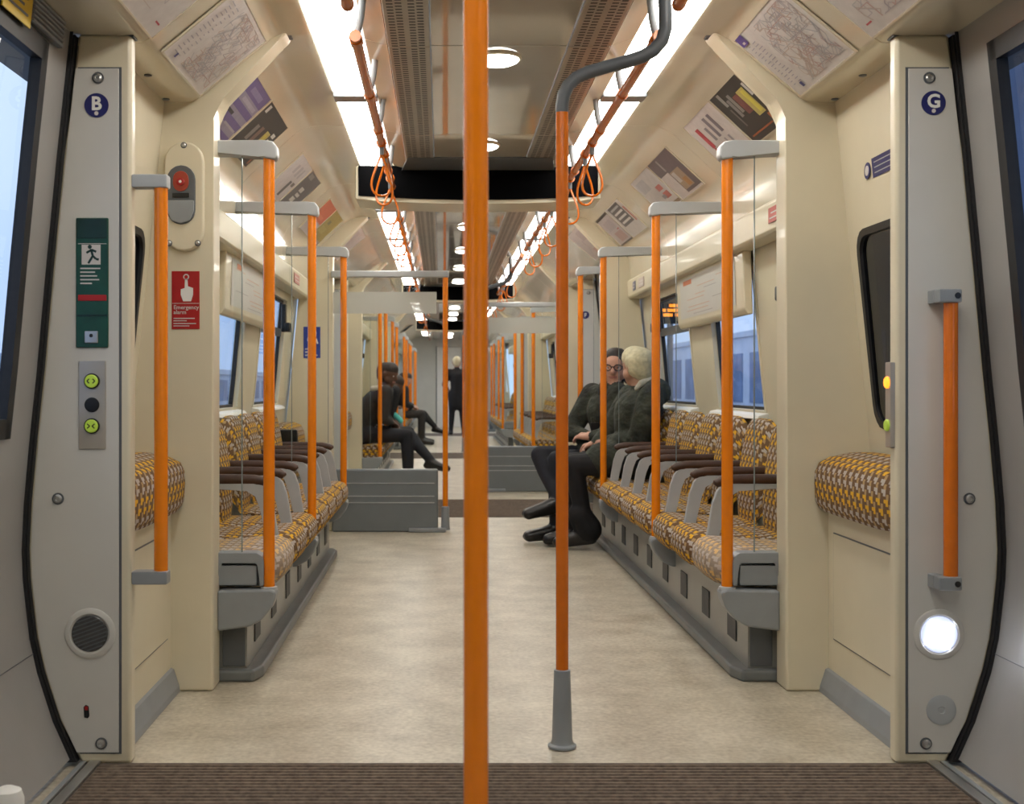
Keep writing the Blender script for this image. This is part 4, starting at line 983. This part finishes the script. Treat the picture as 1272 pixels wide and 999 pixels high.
# ------------------------------------------------------------------ people
def blob(bm, p0, r0, p1, r1, seg=12):
    p0, p1 = Vector(p0), Vector(p1); d = p1-p0; L = d.length
    if L < 1e-5: d = Vector((0, 0, 1)); L = 1e-4
    d = d.normalized(); u = d.orthogonal().normalized(); w = d.cross(u); rings = []
    prof = [(-r0*math.cos(a), r0*math.sin(a)) for a in (.25, .7, 1.15)]+[(0, r0), (L, r1)]+[(L+r1*math.cos(a), r1*math.sin(a)) for a in (1.15, .7, .25)]
    for h, r in prof: rings.append([bm.verts.new(p0+d*h+(u*math.cos(2*math.pi*k/seg)+w*math.sin(2*math.pi*k/seg))*r) for k in range(seg)])
    for A, B in zip(rings, rings[1:]):
        for k in range(seg): bm.faces.new((A[k], A[(k+1) % seg], B[(k+1) % seg], B[k]))
    bm.faces.new(rings[0][::-1]); bm.faces.new(rings[-1])
def fused(name, prims, parent, voxel, smooth=5, loc=None):
    """capsules (p0, r0, p1, r1, material) grown together into one continuous skin"""
    bm = bmesh.new()
    for p0, r0, p1, r1, m in prims: blob(bm, p0, r0, p1, r1)
    bmesh.ops.recalc_face_normals(bm, faces=bm.faces[:])
    me = bpy.data.meshes.new(name); bm.to_mesh(me); bm.free()
    tmp = bpy.data.objects.new('tmp', me); COL.objects.link(tmp)
    r = tmp.modifiers.new('r', 'REMESH'); r.mode = 'VOXEL'; r.voxel_size = voxel
    sm = tmp.modifiers.new('s', 'SMOOTH'); sm.iterations = smooth; sm.factor = .5
    dg = bpy.context.evaluated_depsgraph_get(); me2 = bpy.data.meshes.new_from_object(tmp.evaluated_get(dg))
    bpy.data.objects.remove(tmp); bpy.data.meshes.remove(me); me2.name = name; me2.materials.clear()
    names = []
    for p in prims:
        if p[4] not in names: names.append(p[4])
    for m in names: me2.materials.append(MATS[m])
    C = np.empty(len(me2.polygons)*3); me2.polygons.foreach_get('center', C); C = C.reshape(-1, 3)
    best = np.full(len(C), 1e9); idx = np.zeros(len(C), int)
    for p0, r0, p1, r1, m in prims:
        a, b_ = np.array(p0), np.array(p1); d = b_-a; l2 = max(1e-9, d.dot(d)); t = np.clip((C-a)@d/l2, 0, 1)
        dist = np.linalg.norm(C-(a+t[:, None]*d), axis=1)-(r0+(r1-r0)*t); q = dist < best; best[q] = dist[q]; idx[q] = names.index(m)
    me2.polygons.foreach_set('material_index', idx.tolist()); me2.polygons.foreach_set('use_smooth', [True]*len(C))
    o0 = ORG[parent.name] if parent else Vector((0, 0, 0)); L = Vector(loc) if loc is not None else Vector(o0)
    me2.transform(Matrix.Translation(-L))
    o = bpy.data.objects.new(name, me2); COL.objects.link(o); o.location = L-o0; o.parent = parent; ORG[o.name] = L
    return o
V_ = lambda *a: Vector(a)
def head_prims(H, f, skin, brow):
    H = Vector(H); f = Vector(f).normalized(); u = Vector((0, 0, 1)); l = u.cross(f).normalized(); u = f.cross(l).normalized()
    P = lambda a, b, c: H+f*a+l*b+u*c
    out = [(P(-.022, 0, .018), .082, P(.018, 0, .022), .080, skin), (P(.028, 0, -.005), .068, P(.038, 0, -.070), .050, skin),
           (P(.050, 0, -.088), .028, P(.062, 0, -.096), .022, skin), (P(.088, 0, .004), .010, P(.108, 0, -.030), .014, skin), (P(.096, .010, -.034), .010, P(.096, -.010, -.034), .010, skin),
           (P(.076, .034, .020), .014, P(.076, -.034, .020), .014, skin), (P(.080, .018, -.062), .010, P(.080, -.018, -.062), .010, 'lips'),
           (P(.030, .050, -.045), .034, P(.055, .030, -.040), .030, skin), (P(.030, -.050, -.045), .034, P(.055, -.030, -.040), .030, skin),
           (P(-.008, .084, -.018), .013, P(-.004, .082, .014), .016, skin), (P(-.008, -.084, -.018), .013, P(-.004, -.082, .014), .016, skin)]
    return out, P
def face_parts(P, parent, glasses=False):
    for sgn in (-1, 1):
        b = MB(); bmesh.ops.create_uvsphere(b.bm, u_segments=12, v_segments=8, radius=.0125, matrix=Matrix.Translation(P(.074, sgn*.031, .0)))
        b._fin(b.bm.faces[:], 'eye'); e = b.build('eye', parent)
        b = MB(); bmesh.ops.create_uvsphere(b.bm, u_segments=10, v_segments=6, radius=.0065, matrix=Matrix.Translation(P(.0815, sgn*.031, .0)))
        b._fin(b.bm.faces[:], 'black'); b.build('iris', e)
    if glasses:
        b = MB()
        for sgn in (-1, 1):
            pts = [P(.098, sgn*.034+.026*math.cos(a), .0+.019*math.sin(a)) for a in [2*math.pi*i/16 for i in range(16)]]; b.tube(pts, .0034, 'black', 6, closed=True)
            b.tube([P(.097, sgn*.060, .006), P(.04, sgn*.086, .008), P(-.01, sgn*.092, .004)], .0032, 'black', 6)
        b.tube([P(.099, .009, .004), P(.103, 0, .007), P(.099, -.009, .004)], .0032, 'black', 6); b.build('glasses', parent)
def hand_prims(W_, d, n, skin, curl=.6, thumb=1):
    """wrist W_, pointing d, back of the hand towards n"""
    W_ = Vector(W_); d = Vector(d).normalized(); n = Vector(n); n = (n-d*n.dot(d)).normalized(); s = d.cross(n)
    out = [(W_, .026, W_+d*.03, .027, skin), (W_+d*.03+s*.016, .021, W_+d*.085+s*.022, .017, skin), (W_+d*.03-s*.016, .021, W_+d*.085-s*.022, .017, skin)]
    for i, L in enumerate((.070, .080, .075, .058)):
        q = W_+d*.085+s*(.030-.020*i); k1 = q+(d*math.cos(curl*.6)-n*math.sin(curl*.6))*L*.45; k2 = k1+(d*math.cos(curl*1.5)-n*math.sin(curl*1.5))*L*.35; k3 = k2+(d*math.cos(curl*2.3)-n*math.sin(curl*2.3))*L*.3
        out += [(q, .0095, k1, .009, skin), (k1, .009, k2, .0085, skin), (k2, .0085, k3, .007, skin)]
    q = W_+d*.025+s*thumb*.028; k1 = q+(d*.7+s*thumb*.6-n*.3).normalized()*.040; k2 = k1+(d*.9+s*thumb*.1-n*.4).normalized()*.032
    out += [(q, .013, k1, .011, skin), (k1, .011, k2, .008, skin)]
    return out
def figure(label, loc, J, M, voxel=.011, face=None, glasses=False, hair=(), extra=(), hands=True, name='person', hairm='hair_dark', parts=(), bulk=1.0):
    """J: joints; M: materials for top, trousers, shoes, skin. The body is one continuous mesh."""
    t = thing(name, loc, label, 'person')
    top, tr, sh, sk = M; B = bulk; v = {k: Vector(p) for k, p in J.items()}
    pr = []
    hipw = (v['hl']-v['hr']).normalized()
    pr += [(v['hl'], .098, v['hr'], .098, tr), (v['pel']+V_(0, 0, .03), .130*B, v['bel'], .130*B, top), (v['bel'], .130*B, v['che'], .138*B, top),
           (v['che']+(v['sl']-v['che'])*.45, .098, v['che']+(v['sr']-v['che'])*.45, .098, top), (v['sl'], .066, v['sr'], .066, top), (v['che']+V_(0, 0, .06), .09, v['nk'], .055, top),
           (v['nk'], .052, v['nk']+(Vector(J['head'])-v['nk'])*.55, .050, sk)]
    for k in 'lr':
        pr += [(v['s'+k], .072*B, v['e'+k], .058*B, top), (v['e'+k], .058*B, v['w'+k], .042*B, top)]
        pr += [(v['h'+k], .092, v['k'+k], .064, tr), (v['k'+k], .064, v['k'+k]+(v['a'+k]-v['k'+k])*.35, .060, tr), (v['k'+k]+(v['a'+k]-v['k'+k])*.35, .060, v['a'+k]+V_(0, 0, .025), .046, tr)]
        ft = (v['t'+k]-v['a'+k]); 
        fl_ = Vector((ft.x, ft.y, 0)).normalized(); sd = Vector((-fl_.y, fl_.x, 0))*.014
        pr += [(v['a'+k], .050, v['a'+k]+ft*.35, .046, sh)]+[(v['a'+k]+ft*.2+sd*g_, .040, v['t'+k]+sd*g_*1.2+V_(0, 0, .010), .036, sh) for g_ in (-1, 1)]
        pr += [(v['a'+k]-fl_*.035+sd*g_+ft*.05*0+V_(0, 0, -.030), .034, v['t'+k]+sd*g_+V_(0, 0, .004), .030, sh) for g_ in (-1, 1)]
        if hands:
            f_ = (v['w'+k]-v['e'+k]).normalized(); hd = Vector(J.get('hd'+k, f_)); pr += hand_prims(v['w'+k]+f_*.02, hd, J.get('hn'+k, (0, 0, 1)), sk, .7, 1 if k == 'l' else -1)
    hp, P = head_prims(J['head'], J['face'], sk, None); pr += hp; pr += list(extra)
    body = fused('body', pr, t, voxel, 4)
    if hair: fused('hair', [(P(*a), r0, P(*b_), r1, hairm) for a, r0, b_, r1 in hair], t, voxel*.9, 3)
    if face: face_parts(P, t, glasses)
    for nm, prims in parts: fused(nm, prims, t, voxel, 3)
    return t, P
mat('lips', (.40, .16, .13), .45, var=.05); mat('eye', (.75, .74, .72), .3, var=.02)
CAP = [((-.030, 0, .030), .090, (.020, 0, .050), .078), ((-.045, 0, -.02), .074, (-.05, 0, .03), .080)]
# man with glasses and the person beside him on the right bench
J = dict(pel=(.985, 8.12, .53), bel=(.97, 8.11, .63), che=(.915, 8.09, .84), nk=(.915, 8.06, 1.00), head=(.940, 8.00, 1.135), face=(-.30, -.95, -.06),
         hl=(.97, 8.02, .525), hr=(.97, 8.22, .525), sl=(.95, 7.93, .955), sr=(.82, 8.22, .955), el=(.90, 7.87, .70), er=(.665, 8.17, .70), wl=(.80, 7.90, .685), wr=(.745, 8.05, .685),
         hdl=(-.9, .45, .1), hdr=(.65, -.75, .12), hnl=(-.1, -.3, 1), hnr=(0, -.5, 1),
         kl=(.56, 7.98, .53), al=(.55, 7.93, .085), tl=(.37, 7.90, .035), kr=(.46, 8.10, .555), ar=(.56, 7.88, .265), tr=(.36, 7.84, .185))
man, _ = figure('man with glasses and dark hair in dark green parka, legs crossed on right bench', (.95, 8.1, .45), J, ('coat_green', 'cloth_navy', 'shoe_black', 'skin'), .009, True, True, bulk=1.12,
    hair=[((-.040, 0, .035), .088, (.002, 0, .054), .077), ((-.045, 0, -.02), .074, (-.05, 0, .03), .080)]+[((-.04, .062, .02), .042, (-.025, .078, -.09), .026), ((-.04, -.062, .02), .042, (-.025, -.078, -.09), .026), ((.046, .004, .092), .020, (.060, .050, .050), .017), ((.060, .050, .050), .017, (.022, .082, -.02), .018), ((.046, -.012, .092), .020, (.058, -.056, .052), .017), ((.058, -.056, .052), .017, (.020, -.082, -.02), .018), ((-.02, .03, .095), .030, (-.02, -.03, .095), .030), ((-.06, 0, -.03), .06, (-.06, 0, -.10), .05)],
    extra=[((.90, 8.02, .99), .075, (.93, 8.16, .97), .075, 'coat_green'), ((.80, 8.1, .60), .10, (.93, 8.1, .58), .12, 'coat_green')],
    parts=[('hood_trim', [((.865, 8.10, 1.005), .022, (.850, 8.03, .985), .022, 'fleece'), ((.865, 8.10, 1.005), .022, (.905, 8.16, 1.035), .026, 'fleece')]), ('shirt_collar', [((.885, 7.985, .945), .022, (.915, 7.975, .985), .018, 'paper')])])
J = dict(pel=(1.03, 7.62, .53), bel=(1.035, 7.61, .63), che=(1.03, 7.60, .84), nk=(1.035, 7.60, 1.00), head=(1.02, 7.60, 1.130), face=(-.62, .78, .0),
         hl=(1.0, 7.52, .525), hr=(1.0, 7.71, .525), sl=(1.08, 7.43, .945), sr=(1.01, 7.79, .945), el=(1.0, 7.435, .69), er=(.86, 7.80, .70), wl=(.86, 7.62, .665), wr=(.80, 7.74, .66), hdl=(-.5, .9, -.1), hdr=(-.6, .6, -.2),
         kl=(.62, 7.55, .53), al=(.70, 7.57, .10), tl=(.53, 7.60, .035), kr=(.60, 7.70, .53), ar=(.66, 7.72, .10), tr=(.48, 7.74, .035))
blond, _ = figure('person with short blond hair in an olive hooded jacket, turned away on the right bench', (1.03, 7.62, .45), J, ('coat_olive', 'cloth_black', 'shoe_black', 'skin'), .009, True, False, bulk=1.16,
    hair=[((-.030, 0, .030), .094, (.022, 0, .052), .083), ((-.045, 0, -.022), .070, (-.045, 0, .03), .084), ((-.03, .042, -.015), .054, (-.01, .045, .03), .056), ((-.03, -.042, -.015), .054, (-.01, -.045, .03), .056)], hairm='hair_blond',
    extra=[((1.125, 7.50, .975), .088, (1.125, 7.66, .975), .088, 'coat_olive'), ((.80, 7.56, .555), .115, (1.0, 7.60, .58), .135, 'coat_olive'), ((.66, 7.56, .22), .075, (.715, 7.57, .13), .085, 'cloth_black'), ((.63, 7.71, .22), .07, (.68, 7.72, .13), .08, 'cloth_black')],
    parts=[('fleece_collar', [((1.03, 7.515, 1.030), .022, (1.10, 7.545, 1.050), .026, 'fleece'), ((1.10, 7.545, 1.050), .026, (1.115, 7.63, 1.045), .026, 'fleece'), ((1.03, 7.515, 1.030), .020, (1.0, 7.505, .995), .016, 'fleece')])])
b = MB(); b.box(.775, .845, 7.955, 7.967, .725, .775, 'black', .003); o = b.build('phone', loc=(.81, 7.96, .725)); o['label'] = 'small dark phone in the hands of the man with glasses'; o['category'] = 'phone'
b = MB(); b.box(.779, .841, 7.967, 7.9685, .729, .771, 'grey'); b.build('phone_screen', o)
# passengers further down on the left
def sitter(y, s, M, label, head, face, lean=.12, cross=True, hairm='hair_dark', skin='skin_dark', parts=(), dz=0, extra=(), hair=True):
    X = lambda x: s*x
    J = dict(pel=(X(1.0), y, .53), bel=(X(.99), y, .64), che=(X(.98-lean*.6), y, .84), nk=(X(.97-lean), y, 1.0), head=head, face=face,
             hl=(X(.98), y-.10, .525), hr=(X(.98), y+.10, .525), sl=(X(.975-lean), y-.19, .95), sr=(X(.975-lean), y+.19, .95), el=(X(.88-lean*.5), y-.23, .70), er=(X(.88-lean*.5), y+.23, .70), wl=(X(.70), y-.10, .66), wr=(X(.70), y+.12, .66),
             kl=(X(.53), y-.10, .53), al=(X(.52), y-.12, .085), tl=(X(.34), y-.14, .035), kr=(X(.50), y+.04, .52), ar=(X(.30), y-.18, .27), tr=(X(.14), y-.22, .20))
    if not cross: J.update(kr=(X(.53), y+.10, .53), ar=(X(.55), y+.10, .085), tr=(X(.37), y+.10, .035))
    if s < 0:
        pass
    return figure(label, (X(1.0), y, .45), J, M+(skin,), .013, True, False, hair=CAP if hair else (), hairm=hairm, parts=parts, extra=extra)
sitter(12.10, -1, ('cloth_grey', 'cloth_navy', 'shoe_black'), 'passenger in a dark grey jacket with white collar, legs crossed, behind the left low partition', (-.715, 12.06, 1.125), (.90, -.42, -.22), .24,
       parts=[('collar', [((-.77, 11.93, 1.0), .025, (-.86, 11.92, .985), .03, 'fleece'), ((-.70, 12.0, .96), .018, (-.72, 11.99, .88), .014, 'white')])])
sitter(12.60, -1, ('cloth_black', 'cloth_black', 'shoe_black'), 'passenger in black leaning forward beside the one in the grey jacket', (-.68, 12.58, 1.01), (.93, -.2, -.30), .30, False,
       parts=[('scarf', [((-.66, 12.38, .72), .03, (-.60, 12.36, .66), .03, 'teal')])])
sitter(20.9, -1, ('cloth_black', 'cloth_grey', 'shoe_black'), 'distant passenger in black jacket and grey trousers with knees into the aisle', (-.80, 20.9, 1.12), (1, -.1, -.3), .16, False, skin='skin')
sitter(21.5, -1, ('cloth_navy', 'cloth_black', 'shoe_black'), 'distant passenger with crossed leg, just beyond the one in grey trousers', (-.82, 21.5, 1.12), (1, -.1, -.2), .14, True, skin='skin')
X0, Y0 = .125, 25.0
J = dict(pel=(X0, Y0, .86), bel=(X0, Y0, .98), che=(X0, Y0, 1.18), nk=(X0, Y0, 1.36), head=(X0, Y0+.01, 1.49), face=(.1, 1, 0), hl=(X0-.09, Y0, .84), hr=(X0+.09, Y0, .84), sl=(X0-.18, Y0, 1.29), sr=(X0+.18, Y0, 1.29),
         el=(X0-.25, Y0+.02, 1.03), er=(X0+.25, Y0+.02, 1.03), wl=(X0-.20, Y0+.16, .95), wr=(X0+.2, Y0+.16, .95), kl=(X0-.10, Y0+.02, .46), kr=(X0+.11, Y0+.03, .46), al=(X0-.12, Y0, .08), ar=(X0+.14, Y0, .08), tl=(X0-.13, Y0+.17, .035), tr=(X0+.16, Y0+.17, .035))
figure('person in long black coat standing, back turned, at the far end of the aisle', (X0, Y0, 0), J, ('cloth_black', 'cloth_black', 'shoe_black', 'skin'), .015, True, False, hair=CAP+[((-.05, 0, .05), .06, (-.06, 0, .02), .06)], hairm='hair_blond',
       extra=[((X0-.06, Y0, .80), .13, (X0-.05, Y0, .62), .12, 'cloth_black'), ((X0+.06, Y0, .80), .13, (X0+.05, Y0, .62), .12, 'cloth_black')])

# tip-up seat in the wheelchair space on the left
t = thing('tip_up_seat', (-1.18, 7.98, .42), 'patterned tip-up seat pad folded against the wall beyond the left bench', 'seat')
b = MB(); sec = [(1.25, .40), (1.17, .395), (1.125, .42), (1.110, .50), (1.110, .62), (1.118, .71), (1.14, .755), (1.19, .775), (1.255, .77)]
cushion(b, -1, 7.58, .88, sec, 1.22, .58, .22); b.build('seat_pad', t, smooth=60)
b = MB(); b.box(-1.255, -1.075, 7.52, 7.572, .55, .745, 'black', .012); b.build('hinge_bracket', t)
b = MB(); b.box(-1.255, -1.14, 7.56, 8.50, .30, .395, 'grey', .008); b.build('base_rail', t)
